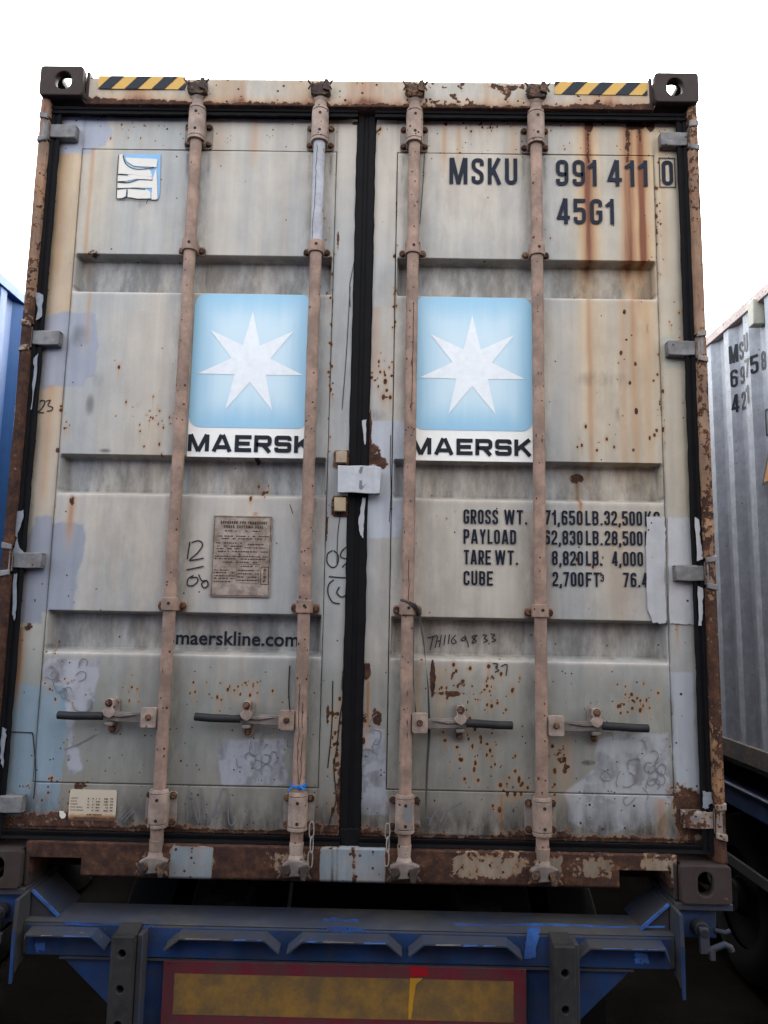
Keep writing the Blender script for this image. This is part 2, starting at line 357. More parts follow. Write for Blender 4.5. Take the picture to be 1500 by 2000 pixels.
def glyph(ch, W, s):
    h = s / 2; L, R, B, T = h, W - h, h, 1 - h; r = min(.17, W * .36); md = .5
    if ch in '0O': return [([(L, B, r), (R, B, r), (R, T, r), (L, T, r)], 1)]
    if ch == 'D': return [([(L, B), (R, B, r), (R, T, r), (L, T)], 1)]
    if ch == 'C': return [([(R, .33), (R, B, r), (L, B, r), (L, T, r), (R, T, r), (R, .67)], 0)]
    if ch == 'G': return [([(R, .69), (R, T, r), (L, T, r), (L, B, r), (R, B, r), (R, .47), (W * .5, .47)], 0)]
    if ch == 'S':
        if W > .9: return [([(R, .70), (R, T, r * .6), (L, T, r * .6), (L, .5, r * .5), (R, .5, r * .5), (R, B, r * .6), (L, B, r * .6), (L, .30)], 0)]
        return [([(R, .70), (R, T, r), (L, T, r), (L, .60, .1), (R, .40, .1), (R, B, r), (L, B, r), (L, .30)], 0)]
    if ch == 'U': return [([(L, 1), (L, B, r), (R, B, r), (R, 1)], 0)]
    if ch == 'M': return [([(L, 0), (L, 1)], 0), ([(R, 0), (R, 1)], 0), ([(L + h * .3, 1), (W / 2, 0)], 0), ([(R - h * .3, 1), (W / 2, 0)], 0)]
    if ch == 'W': return [([(L, 1), (W * .28, 0)], 0), ([(W * .28, 0), (W / 2, 1)], 0), ([(W / 2, 1), (W * .72, 0)], 0), ([(W * .72, 0), (R, 1)], 0)]
    if ch == 'K': return [([(L, 0), (L, 1)], 0), ([(R, 1), (L + h * .6, .40)], 0), ([(W * .40, .58), (R + h * .2, 0)], 0)]
    if ch == 'A': return [([(L, 0), (W / 2 - h * .35, 1)], 0), ([(R, 0), (W / 2 + h * .35, 1)], 0), ([(W * .25, .27), (W * .75, .27)], 0)]
    if ch == 'Y': return [([(L, 1), (W / 2, .42)], 0), ([(R, 1), (W / 2, .42)], 0), ([(W / 2, .5), (W / 2, 0)], 0)]
    if ch == 'L': return [([(L, 1), (L, B), (W, B)], 0)]
    if ch == 'I': return [([(W / 2, 0), (W / 2, 1)], 0)]
    if ch == 'T': return [([(0, T), (W, T)], 0), ([(W / 2, T), (W / 2, 0)], 0)]
    if ch == 'F': return [([(W, T), (L, T), (L, 0)], 0), ([(L, .5), (W * .85, .5)], 0)]
    if ch == 'E': return [([(W, T), (L, T), (L, B), (W, B)], 0), ([(L, .5), (W * .9, .5)], 0)]
    if ch == 'P': return [([(L, 0), (L, T), (R, T, r), (R, .45, r), (L, .45)], 0)]
    if ch == 'N': return [([(L, 0), (L, 1)], 0), ([(R, 0), (R, 1)], 0), ([(L, 1), (R, 0)], 0)]
    if ch == 'H': return [([(L, 0), (L, 1)], 0), ([(R, 0), (R, 1)], 0), ([(L, .5), (R, .5)], 0)]
    if ch == 'V': return [([(L, 1), (W / 2, 0)], 0), ([(R, 1), (W / 2, 0)], 0)]
    if ch == 'R': return [([(L, 0), (L, T), (R, T, r), (R, .45, r), (L, .45)], 0), ([(W * .5, .45), (R + h * .1, 0)], 0)]
    if ch == 'B': return [([(L, B), (L, T), (R, T, r), (R, .52, r), (L, .52)], 0), ([(L, .52), (R, .52, r), (R, B, r), (L, B)], 0)]
    if ch == '1': return [([(R, 0), (R, 1)], 0), ([(R, .88), (0, .70)], 0)]
    if ch == '2': return [([(L, .68), (L, T, r), (R, T, r), (R, .55, r), (L, .2, .1), (L, B), (W, B)], 0)]
    if ch == '3': return [([(L, .70), (L, T, r), (R, T, r), (R, .53, r), (W * .4, .53)], 0), ([(W * .4, .53), (R, .53, r), (R, B, r), (L, B, r), (L, .30)], 0)]
    if ch == '4': return [([(W * .70, 0), (W * .70, 1)], 0), ([(W * .66, 1), (L, .25), (W, .25)], 0)]
    if ch == '5': return [([(W * .95, T), (L, T), (L, .56), (R, .60, r), (R, B, r), (L, B, r), (L, .28)], 0)]
    if ch == '6': return [([(R, .74), (R, T, r), (L, T, r), (L, B, r), (R, B, r), (R, .56, r), (L, .56)], 0)]
    if ch == '7': return [([(0, T), (R, T), (W * .32, 0)], 0)]
    if ch == '8': return [([(L, .52, r), (R, .52, r), (R, T, r), (L, T, r)], 1), ([(L, B, r), (R, B, r), (R, .52, r), (L, .52, r)], 1)]
    if ch == '9': return [([(L, .26), (L, B, r), (R, B, r), (R, T, r), (L, T, r), (L, .44, r), (R, .44)], 0)]
    if ch == ',': return [([(W / 2, s), (W / 2, 0), (W * .2, -.13)], 0)]
    if ch == '.': return [([(W / 2, 0), (W / 2, s)], 0)]
    if ch == ':': return [([(W / 2, 0), (W / 2, s)], 0), ([(W / 2, .6), (W / 2, .6 + s)], 0)]
    return []
CW = dict(M=.62, W=.70, K=.46, A=.50, Y=.46, T=.40, L=.36, I=.2)
CW.update({'1': .27, '.': .17, ',': .17, ' ': .26, ':': .17})
def strokes(text, x0, x1, z0, z1, mapf, s=.155, ext=False, gap=.105, mb=None, lift=.0001):
    """text between x0..x1, z0..z1 in the sheet's own axes; mapf(u, v, k) gives the 3D point"""
    mb = mb or MB(); H = z1 - z0
    ws = [dict(M=1.28, A=1.22, E=1.0, R=1.05, S=1.02, K=1.06)[c] if ext else CW.get(c, .43) for c in text]
    tot = sum(ws) + gap * (len(text) - 1); k = (x1 - x0) / tot; u = x0; n = 0
    for c, wd in zip(text, ws):
        for path, closed in glyph(c, wd, s):
            # stroke widths stay even although the glyph is fitted in width
            pts = [(u + p[0] * k, z0 + p[1] * H) for p in rounded(path, closed)]
            vs, fs = ribbon(pts, s * H * (.9 if not ext else 1), closed)
            mb.add([mapf(v[0], v[1], n * lift) for v in vs], fs); n += 1
        u += (wd + gap) * k
    return mb
def face(y):  # text map onto the sheet facing the photographer
    return lambda u, v, k: (u, y - .0006 - k, v)
def ptext(text, px0, px1, py0, py1, y=.079, **kw):
    (x0, _), (x1, _) = at(px0, (py0 + py1) / 2, y), at(px1, (py0 + py1) / 2, y); z1 = at((px0 + px1) / 2, py0, y)[1]; z0 = at((px0 + px1) / 2, py1, y)[1]
    return strokes(text, x0, x1, z0, z1, face(y), **kw)
def scrawl(mb, pxs, wdt=.003, y=.0748, jit=0):
    wdt *= 1.25
    pts = [at(p[0] + random.uniform(-jit, jit), p[1] + random.uniform(-jit, jit), y) for p in pxs]
    out = []
    for i in range(len(pts)):                     # light Catmull-Rom smoothing
        if i == len(pts) - 1: out.append(pts[i]); break
        p0 = Vector(pts[max(i - 1, 0)]); p1 = Vector(pts[i]); p2 = Vector(pts[i + 1]); p3 = Vector(pts[min(i + 2, len(pts) - 1)])
        for t in (0, .25, .5, .75): out.append(tuple(.5 * ((2 * p1) + (p2 - p0) * t + (2 * p0 - 5 * p1 + 4 * p2 - p3) * t * t + (3 * p1 - p0 - 3 * p2 + p3) * t ** 3)))
    vs, fs = ribbon(out, wdt); scrawl.k += 1
    mb.add([(v[0], y - .0006 - (scrawl.k % 12) * .00008, v[1]) for v in vs], fs)
scrawl.k = 0
def decal(name, polys, mat, parent, y, lift=.0008, tess=True):
    mb = MB()
    for i, p in enumerate(polys): mb.add([(x, y - lift - i * .00006, z) for x, z in p], [tuple(range(len(p)))])
    return mb.build(name, mat, parent, smooth=False)

# ================================================================== the shipping container
G0 = -1.35                                        # ground level below the container's underside
box_ = empty('shipping_container', label='rusty grey-beige container on the blue trailer, two star emblems on its closed doors', category='shipping container')
DY = .075; RD = .128; BACK = .162                 # door face, band floor, back of the door sheets
BANDS = ((2.047, 2.196), (1.296, 1.442), (.744, .889))
COOL = np.array([.35, .355, .345]); WARM = np.array([.45, .41, .35]); TANC = np.array([.52, .35, .19]); LAV = np.array([.275, .295, .35])
SKYB = np.array([.195, .27, .325]); PALE = np.array([.42, .45, .49])
def lay(t, m, c): return t * (1 - m[:, None]) + np.asarray(c)[None, :] * m[:, None]
def streakm(x, z, cx, w, z1, z0, fade=.15, wob=.006, seed=3):
    """vertical run of stain, from z1 down to z0, centred on x=cx"""
    k = np.clip((z1 - z) / max(z1 - z0, .01), 0, 1)
    d = np.abs(x - cx - (vnoise(z, z * 0, 6, seed) - .5) * wob) / (w * (.75 + .5 * vnoise(z, x * 0, 9, seed + 2)))
    return np.exp(-d ** 2) * ((z < z1) & (z > z0 - fade)) * (1 - sstep(z0, z0 - fade, z) * 0 - np.clip((z0 - z) / fade, 0, 1))
CLUSTERS = [  # px centre, px spread, number of rust spots, size in px
 (290, 820, 75, 60, 30, 2.4), (235, 710, 30, 12, 2, 4), (250, 250, 60, 25, 10, 2.2), (130, 830, 10, 60, 8, 3), (480, 1340, 60, 25, 20, 3),
 (260, 1350, 30, 30, 8, 3), (745, 740, 28, 50, 26, 4), (735, 255, 18, 15, 14, 3), (945, 245, 40, 14, 26, 2.4), (1290, 780, 18, 90, 24, 3), (1235, 730, 25, 110, 12, 4),
 (1160, 860, 60, 25, 9, 3), (1235, 1370, 45, 35, 34, 3.2), (930, 1440, 60, 90, 44, 4), (880, 1340, 80, 60, 30, 3.5), (960, 1350, 50, 60, 24, 3.5),
 (1090, 1470, 30, 60, 14, 5), (560, 1400, 40, 90, 14, 2.4), (715, 430, 20, 180, 10, 3), (1080, 330, 60, 90, 8, 2.2), (1285, 420, 8, 160, 22, 3), (655, 1450, 10, 130, 26, 4.5),
 (640, 480, 10, 60, 8, 3), (1320, 620, 20, 60, 8, 3), (120, 1540, 80, 40, 14, 3), (420, 1360, 60, 40, 12, 2.5), (500, 960, 30, 20, 6, 4), (680, 1390, 14, 120, 16, 5), (1000, 1540, 70, 40, 18, 4), (705, 1410, 12, 60, 8, 5), (845, 1010, 60, 60, 6, 2), (770, 600, 5, 110, 16, 3), (645, 720, 4, 160, 18, 3), (105, 1330, 30, 140, 12, 2.5), (1180, 1100, 60, 80, 8, 3)]
def paint_door(x, z, y):
    n = len(x); fs = fbm(x, z, 8, 11, sz=.7); fb = fbm(x, z, 2.2, 21)
    t = COOL[None] + (WARM - COOL)[None] * sstep(.35, .65, fs * .6 + fb * .4)[:, None]
    t *= (.92 + .16 * fbm(x, z, 30, 31, sz=1.2))[:, None]
    W = np.zeros((n, 4)); W[:, 3] = .005; W[:, 2] = .05 + .16 * sstep(.42, .75, fbm(x, z, 4, 41, sz=1.6)) + .10 * sstep(1.2, .3, z)
    left = x < 0; frame = (np.abs(x) > 1.0735) | (np.abs(x) < .1135) | (z > 2.612) | (z < .3145)
    # colours of old paint; lower door darker towards the bottom ------------------------------------------------
    t = lay(t, .75 * (x < -1.07) * sstep(.75, .95, z) * (z < 2.70) * (.55 + .45 * fbm(x, z, 4, 51)) * (1 - .55 * sstep(1.9, 1.2, z)), TANC)
    t = lay(t, .35 * (x < -1.06) * sstep(1.5, .9, z), (.40, .38, .30))
    t = lay(t, .40 * sstep(.2, 1., np.clip(x - .7, 0, 1) * 2) * sstep(.9, 1.5, z), (.50, .41, .27))
    t = lay(t, .45 * (~frame) * left * sstep(1.0, 1.3, z) * (z < 1.31) , (.47, .42, .36))
    t = lay(t, .8 * sstep(.80, .62, z), (.235, .240, .212)); t = lay(t, .5 * sstep(.50, .25, z), (.19, .165, .135))
    hz = sstep(.93, .99, x) * sstep(1.10, 1.03, x); t = lay(t, .75 * hz * sstep(1.3, 2.2, z) * (.6 + .4 * fbm(x, z, 12, 58, sz=.8)), (.50, .30, .14))
    hz = sstep(.76, .80, x) * sstep(.90, .84, x); t = lay(t, .55 * hz * sstep(1.2, 2.2, z) * (.6 + .4 * fbm(x, z, 12, 59, sz=.8)), (.50, .32, .16))
    t = lay(t, .30 * sstep(.66, .8, x) * sstep(.8, 1.6, z), (.48, .38, .24)); t = lay(t, .5 * sstep(-.86, -1.0, x) * sstep(2.0, 2.3, z) * fbm(x, z, 5, 61, sz=.8), (.47, .38, .24))
    # touched-up areas ----------------------------------------------------
    for k, (pts, c, a) in enumerate([
        ([(120, 222), (208, 222), (216, 262), (203, 281), (165, 300), (110, 300)], LAV * 1.12, .95),
        ([(84, 622), (120, 606), (188, 612), (190, 680), (181, 732), (166, 738), (165, 756), (60, 758)], LAV, .93),
        ([(70, 1010), (104, 1006), (104, 1020), (166, 1022), (165, 1060), (148, 1160), (138, 1192), (82, 1196), (80, 1216), (20, 1216), (40, 1090)], LAV * .88, .93),
        ([(10, 1335), (132, 1340), (140, 1400), (120, 1500), (110, 1612), (52, 1614), (0, 1560)], SKYB * 1.02, .93),
        ([(80, 1300), (100, 1284), (192, 1290), (186, 1390), (150, 1396), (140, 1420), (160, 1500), (130, 1520), (128, 1345), (84, 1336)], (.36, .37, .41), .85),
        ([(424, 1462), (440, 1446), (556, 1442), (562, 1532), (432, 1536)], (.33, .345, .385), .85),
        ([(706, 824), (712, 819), (785, 824), (792, 905), (786, 1050), (704, 1052)], PALE, .97),
        ([(1308, 1314), (1352, 1315), (1358, 1400), (1370, 1500), (1366, 1540), (1318, 1548)], PALE * .88, .9),
        ([(1166, 1444), (1230, 1432), (1306, 1430), (1316, 1560), (1290, 1606), (1180, 1632), (1108, 1606), (1104, 1550), (1160, 1500)], (.36, .375, .40), .8),
        ([(700, 1420), (752, 1424), (757, 1592), (700, 1592)], (.34, .355, .395), .85),
        ([(1290, 660), (1320, 650), (1335, 720), (1300, 722)], (.30, .33, .31), .5)]):
        m = polymask(x, z, pts, .004, .013, 60 + k) * a; m = m * (.90 + .15 * fbm(x, z, 24, 120 + k, sz=2)); m = np.clip(m, 0, 1); t = lay(t, m, c); W[:, 2] *= 1 - .6 * m
        if 'done' and k in (4, 5, 8, 9): W[:, 2] += m * .55 * sstep(.45, .62, fbm(x, z, 26, 90 + k))
    # orange and brown runs ------------------------------------------------
    def run(px, p1, p0, wd, s, fade=.12, seed=3, rz=0):
        cx, z1 = at(px, p1); z0 = at(px, p0)[1]; m = streakm(x, z, cx, wd, z1, z0, fade, seed=seed); W[:, 1] = np.maximum(W[:, 1], m * s)
        if rz:
            m2 = streakm(x, z, cx, wd * .45, z1, z1 - rz, rz * .8, seed=seed); W[:, 0] = np.maximum(W[:, 0], m2 * .62)
    run(1147, 246, 512, .026, .80, seed=4, rz=.16); run(1224, 246, 512, .030, .80, seed=5, rz=.12); run(1250, 246, 505, .022, .85, seed=6, rz=.06)
    run(1235, 583, 905, .022, .42, seed=7); run(1150, 583, 905, .012, .50, seed=8); run(1215, 583, 905, .018, .34, seed=9); run(1260, 583, 905, .02, .28, seed=10)
    run(1245, 512, 583, .018, .4); run(1148, 512, 583, .010, .4); run(1290, 250, 500, .018, .3, seed=12)
    run(182, 288, 497, .009, .42, seed=13); run(175, 570, 640, .01, .4); run(141, 970, 1020, .016, .5); run(125, 300, 520, .03, .35, seed=14); run(100, 750, 950, .02, .3, seed=15)
    run(40, 1225, 1320, .020, .75, seed=16); run(500, 232, 290, .02, .35); run(430, 230, 288, .03, .25); run(1133, 935, 985, .009, .75); run(1005, 240, 300, .02, .3); run(870, 240, 300, .012, .45); run(897, 240, 290, .012, .4)
    run(1320, 1150, 1215, .006, .8); run(560, 300, 480, .02, .12, seed=19); run(1050, 1000, 1200, .05, .22, seed=21); run(1210, 1000, 1200, .05, .22, seed=22); run(300, 820, 900, .03, .18, seed=24); run(860, 1300, 1380, .02, .3)
    run(735, 600, 720, .02, .3, seed=25); run(720, 1330, 1400, .008, .8); run(500, 1000, 1010, .01, .6); run(1105, 1440, 1520, .02, .3); run(1290, 1560, 1620, .02, .4); run(980, 1555, 1630, .006, .7); run(820, 1300, 1390, .01, .3)
    # scabs of rust ---------------------------------------------------------
    for px, py, rx, rz, s in [(1133, 930, .032, .022, .75), (182, 492, .03, .014, .6), (141, 975, .014, .03, .55), (845, 1325, .012, .075, .85), (880, 1355, .06, .012, .75), (715, 1310, .022, .035, .85), (735, 1402, .022, .04, .7),
        (730, 890, .035, .05, .75), (722, 850, .010, .12, .8), (745, 905, .028, .03, .8), (1350, 1590, .07, .10, .85), (1330, 1550, .05, .05, .6), (640, 1400, .008, .05, .7), (638, 1030, .006, .07, .7), (665, 1550, .02, .12, .7),
        (1160, 1395, .05, .03, .42), (130, 1330, .05, .03, .3), (55, 1225, .02, .02, .7), (780, 1320, .01, .03, .3), (1095, 1475, .03, .04, .5), (690, 1320, .01, .04, .4), (905, 1335, .02, .03, .45), (660, 470, .006, .05, .6), (500, 895, .012, .02, .75),
        (1290, 430, .006, .16, .35), (1297, 800, .006, .3, .40), (775, 400, .004, .1, .5), (650, 600, .004, .25, .42), (112, 880, .01, .015, .7), (1215, 595, .05, .008, .2), (672, 1585, .03, .03, .5), (1180, 1640, .3, .015, .4), (155, 1535, .03, .02, .55),
        (1150, 246, .02, .03, .9), (1240, 246, .045, .02, .9), (1270, 246, .02, .03, .8), (870, 242, .01, .01, .7), (695, 240, .02, .01, .7), (205, 225, .02, .01, .7)]:
        W[:, 0] = np.maximum(W[:, 0], blob(x, z, px, py, rx, rz) ** .5 * s)
    # rust creeping up from the bottom edge and from seams
    e = .165 + .028 * fbm(x, z * 0, 9, 71) + .045 * sstep(.5, .75, fbm(x, z * 0, 4, 72)) + .03 * np.exp(-((x + .02) / .12) ** 2)
    W[:, 0] = np.maximum(W[:, 0], .62 * sstep(e + .03, e - .015, z)); W[:, 2] = np.maximum(W[:, 2], 1.1 * sstep(.34, .17, z))
    e2 = np.minimum.reduce([np.abs(np.abs(x) - 1.0725), np.abs(np.abs(x) - .1145)])
    W[:, 0] = np.maximum(W[:, 0], np.exp(-(e2 / .006) ** 2) * .42 * fbm(x, z, 14, 73)); W[:, 2] = np.maximum(W[:, 2], np.exp(-(e2 / .007) ** 2) * .55)
    ed = np.minimum(np.abs(np.abs(x) - 1.165), np.abs(x - .0) * 0 + np.where(left, np.abs(x + .028), np.abs(x - .022)))
    W[:, 0] = np.maximum(W[:, 0], np.exp(-(ed / .010) ** 2) * .75 * fbm(x, z, 7, 74)); W[:, 2] = np.maximum(W[:, 2], np.exp(-(ed / .02) ** 2) * .5)
    W[:, 0] = np.maximum(W[:, 0], .5 * sstep(2.728, 2.745, z) * fbm(x, z, 20, 75) + .0)
    for a, b in BANDS:                                    # shade painted into band floor and upper slope; dirt line at the foot
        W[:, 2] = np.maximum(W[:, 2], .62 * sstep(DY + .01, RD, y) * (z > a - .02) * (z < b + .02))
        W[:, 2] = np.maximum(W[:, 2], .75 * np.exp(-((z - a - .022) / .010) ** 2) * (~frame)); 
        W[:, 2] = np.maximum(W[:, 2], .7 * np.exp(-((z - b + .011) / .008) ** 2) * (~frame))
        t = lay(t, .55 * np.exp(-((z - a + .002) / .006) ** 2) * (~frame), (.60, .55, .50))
    # soft shade beside the bars painted in as grime; then dirt runs and smears
    for bx in (-.634, -.176, .175, .625): W[:, 2] = np.maximum(W[:, 2], (.46 + .3 * fbm(x, z, 5, 77)) * np.exp(-((x - bx) / .055) ** 2))
    for bx in (-.634, -.176, .175, .625):
        for q in (-.040, .040):
            for zb_ in (2.60, 2.18, .885): W[:, 2] = np.maximum(W[:, 2], .8 * streakm(x, z, bx + q, .009, zb_, zb_ - .07, .10, seed=int(zb_ * 10)))
            W[:, 1] = np.maximum(W[:, 1], .35 * streakm(x, z, bx + q, .007, .195, .18, .05))
    for px, py, rx, rz, s in [(1170, 740, .10, .04, .5), (1215, 745, .05, .05, .45), (1207, 810, .015, .04, .6), (155, 655, .05, .05, .5), (175, 790, .02, .05, .7), (190, 740, .03, .04, .3), (940, 1320, .05, .04, .55), (300, 1080, .02, .03, .25), (1150, 1490, .03, .01, 1.5), (205, 880, .03, .01, .8), (270, 790, .02, .02, .2), (735, 810, .05, .03, .5), (240, 945, .02, .01, .6), (1265, 640, .006, .03, 1.2), (275, 400, .02, .02, .5)]:
        W[:, 2] = np.maximum(W[:, 2], blob(x, z, px, py, rx, rz) * s)
    R2 = random.Random(5)
    for cx, cy, sx, sy, k, sz in CLUSTERS:
        for i in range(k):
            px, py = R2.gauss(cx, sx * .5), R2.gauss(cy, sy * .5); r = sz * R2.uniform(.35, 1.15) / 620; q = R2.uniform(.6, 2.2)
            bx, bz = at(px, py); s = (np.abs(x - bx) < r * 2.5) & (np.abs(z - bz) < r * 5)
            if s.any():
                d = np.hypot((x[s] - bx) / r, (z[s] - bz) / (r * q)); W[s, 0] = np.maximum(W[s, 0], 1.05 * np.clip(1.3 - d, 0, 1)); W[s, 1] = np.maximum(W[s, 1], .35 * np.clip(1.8 - d * .7, 0, 1))
                if r > .0025 and R2.random() < .55:
                    L_ = R2.uniform(.02, .09); s2 = (np.abs(x - bx) < r * 2) & (z < bz) & (z > bz - L_)
                    W[s2, 1] = np.maximum(W[s2, 1], .5 * np.exp(-((x[s2] - bx) / (r * .8)) ** 2) * (1 - (bz - z[s2]) / L_))
    W[:, 3] += .05 * sstep(.9, .3, z) + .04 * (frame & (z > 2.6))
    return np.concatenate([t, np.ones((n, 1))], 1), W
def door_depth(X, Z):
    Y = np.full(X.shape, DY + .002)
    for a, b in BANDS:
        p = np.clip(np.minimum((Z - a) / .018, (b - Z) / .011), 0, 1)
        e = np.clip((np.minimum(1.066 - np.abs(X), np.abs(X) - .121)) / .006, 0, 1)
        Y = Y + (RD - DY) * p * e
    Y = Y + .0006 * np.sin(X * 9 + Z * 3) * np.sin(Z * 5 + 1) + (vnoise(X, Z, 6, 5) - .5) * .001     # slight denting
    return Y
def frame_depth(X, Z): return DY + .001 + (vnoise(X, Z, 5, 8) - .5) * .0016 + np.where((Z < .172), .004, 0)
ZB = sorted([v for a, b in BANDS for v in (a, a + .018, b - .011, b)])
doors = []
for side in (-1, 1):
    xo, xi = (-1.167, -.028) if side < 0 else (.022, 1.167); pa, pb = (-1.0715, -.1155) if side < 0 else (.1155, 1.0695)
    fx = lin(xo, xi, .0042); fz = lin(.163, 2.745, .0042)
    ins = 3.0e-3
    fx = lin(xo, xi, .0042, (pa - ins, pa - ins + 4e-5, pb + ins, pb + ins - 4e-5)); fz = lin(.163, 2.745, .0042, (.3135, .31354, 2.6135, 2.61346))
    def fd(X, Z, pa=pa, pb=pb):
        Y = frame_depth(X, Z); q = (X > pa - ins + 2e-5) & (X < pb + ins - 2e-5) & (Z > .31352) & (Z < 2.61348); return np.where(q, BACK, Y)
    hole = lambda x, z, pa=pa, pb=pb: (x > pa - ins + 1e-4) & (x < pb + ins - 1e-4) & (z > .3137) & (z < 2.6133)
    d = sheet('door', fx, fz, fd, M['skin'], box_, paint_door, back=BACK, hole=hole); d['label'] = 'left-hand door with data plate' if side < 0 else 'right-hand door with container number'
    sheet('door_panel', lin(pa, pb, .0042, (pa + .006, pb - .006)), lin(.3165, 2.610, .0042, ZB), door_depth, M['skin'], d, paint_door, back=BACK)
    MB().box(xo + .002, xi - .002, BACK + .001, BACK + .02, .165, 2.743).build('door_core', M['underside'], d)
    doors.append(d)
DL, DR = doors
# ---- gaskets round the doors
def gasket(x0, x1, z0, z1, y, parent, vert=True):
    mb = MB(); n = 60
    pr = [(-.5, 0), (-.42, -.008), (-.15, -.006), (-.08, -.001), (.08, -.001), (.15, -.006), (.42, -.008), (.5, 0)]
    vs = []; fs = []; k = len(pr)
    for i in range(n + 1):
        t = i / n; wob = (random.random() - .5) * .004
        for u, dy in pr:
            if vert: vs.append(((x0 + x1) / 2 + u * (x1 - x0) + wob * (abs(u) > .3) * .8, y + dy, z0 + t * (z1 - z0)))
            else: vs.append((x0 + t * (x1 - x0), y + dy, (z0 + z1) / 2 + u * (z1 - z0) + wob * (abs(u) > .3) * .6))
    for i in range(n):
        for j in range(k - 1): a = i * k + j; fs.append((a, a + 1, a + k + 1, a + k))
    mb.add(vs, fs); return mb.build('door_gasket', GASKET, parent)
gasket(-.040, .032, .135, 2.752, .074, DR); gasket(-1.188, -1.149, .15, 2.765, .054, DL); gasket(1.149, 1.188, .15, 2.765, .054, DR)
gasket(-1.187, -.036, 2.731, 2.7635, .050, DL, False); gasket(.028, 1.187, 2.731, 2.7635, .050, DR, False)
gasket(-1.187, -.036, .1385, .168, .056, DL, False); gasket(.028, 1.187, .1385, .168, .056, DR, False)
MB().box(-.036, .030, .062, .085, .118, .192).build('gasket_end_block', GASKET, DR, bevel=.004)
MB().box(-1.185, 1.185, .186, .195, .16, 2.80).build('door_shadow_gap_seal', GASKET, box_)

# ---- header, sill and corner posts
def paint_header(x, z, y):
    n = len(x); f = fbm(x, z, 7, 3, sz=1.5)
    t = np.array([.44, .35, .26])[None] + (np.array([.42, .39, .34]) - np.array([.44, .35, .26]))[None] * sstep(.4, .6, f)[:, None]
    W = np.zeros((n, 4)); W[:, 3] = .05
    W[:, 1] = .45 * sstep(.40, .70, fbm(x, z, 14, 9, sz=1.5)) + .45 * sstep(2.82, 2.77, z)
    e = 2.765 + .014 * fbm(x, z * 0, 12, 5) + .008 * (np.abs(x) > .75) 
    W[:, 0] = .72 * sstep(e + .022, e - .006, z) + .45 * np.exp(-((2.874 - z) / .006) ** 2) * fbm(x, z, 12, 8) * 1.3 + .5 * sstep(.93, 1.05, np.abs(x)) * fbm(x, z, 18, 12)
    W[:, 0] = np.maximum(W[:, 0], .62 * sstep(.60, .72, fbm(x, z, 30, 15)) * (x > .15) * (x < 1))
    W[:, 2] = .25 + .6 * sstep(2.79, 2.765, z)
    for bx in (-.634, -.176, .175, .625): W[:, 0] = np.maximum(W[:, 0], .5 * np.exp(-((x - bx) / .05) ** 2)); W[:, 2] = np.maximum(W[:, 2], .6 * np.exp(-((x - bx) / .045) ** 2))
    return np.concatenate([t, np.ones((n, 1))], 1), W
hd = sheet('header_rail', lin(-1.0575, 1.0575, .0045), lin(2.7645, 2.8745, .0045), lambda X, Z: .030 + (vnoise(X, Z, 5, 2) - .5) * .004 + .006 * sstep(2.868, 2.8745, Z), M['rail'], box_, paint_header, back=.16)
def paint_sill(x, z, y):
    n = len(x); t = np.tile(np.array([.24, .215, .18]), (n, 1)); W = np.zeros((n, 4))
    f = np.where(x > .1, fbm(x, z, 17, 33, sz=3.5), fbm(x, z, 8, 33, sz=2.6))
    t = lay(t, polymask(x, z, [at(*p, .03) for p in [(338, 1652), (416, 1655), (412, 1720), (328, 1720)]], .004, .004, 5, raw=True), SKYB * .95)
    p1 = polymask(x, z, [at(*p, .03) for p in [(625, 1657), (752, 1657), (752, 1735), (625, 1735)]], .003, .003, 6, raw=True); t = lay(t, p1, SKYB * 1.0)
    W[:, 0] = .37 + .34 * sstep(.60, .38, f) + .38 * sstep(.075, .035, z) + .2 * sstep(.11, .135, z) + .38 * sstep(-.62, -.8, x) + .18 * sstep(-.2, -.45, x) * (x < -.2)
    pm = np.maximum(polymask(x, z, [at(*p, .03) for p in [(338, 1652), (416, 1655), (412, 1720), (328, 1720)]], .004, .004, 5, raw=True), p1)
    W[:, 0] = W[:, 0] * (1 - pm) + .04 * pm
    for px in (649, 658): W[:, 2] = np.maximum(W[:, 2], streakm(x, z, at(px, 1690, .03)[0], .004, .14, .03) * 1.6)
    W[:, 0] = np.maximum(W[:, 0], .55 * streakm(x, z, at(690, 1690, .03)[0], .012, .14, .02)); W[:, 0] = np.maximum(W[:, 0], .3 * streakm(x, z, at(642, 1690, .03)[0], .01, .14, .08))
    W[:, 1] = .3 * fbm(x, z, 20, 40) ; W[:, 2] = np.maximum(W[:, 2], .65 - .35 * pm); W[:, 3] = .08
    return np.concatenate([t, np.ones((n, 1))], 1), W
PK = ((-1.045, -.875), (.870, 1.040))
def sill_depth(X, Z):
    Y = .030 + (vnoise(X, Z, 4, 6) - .5) * .006 + .012 * sstep(.038, .03, Z)
    for a, b in PK: Y = np.where((X > a + .0005) & (X < b - .0005) & (Z < .0895), .34, Y)
    return Y
px_ = [v for a, b in PK for v in (a, a + .001, b - .001, b)]
sheet('sill_rail', lin(-1.0575, 1.0575, .0045, px_), lin(.030, .1375, .0045, (.089, .090)), sill_depth, M['rail'], box_, paint_sill, back=.16)
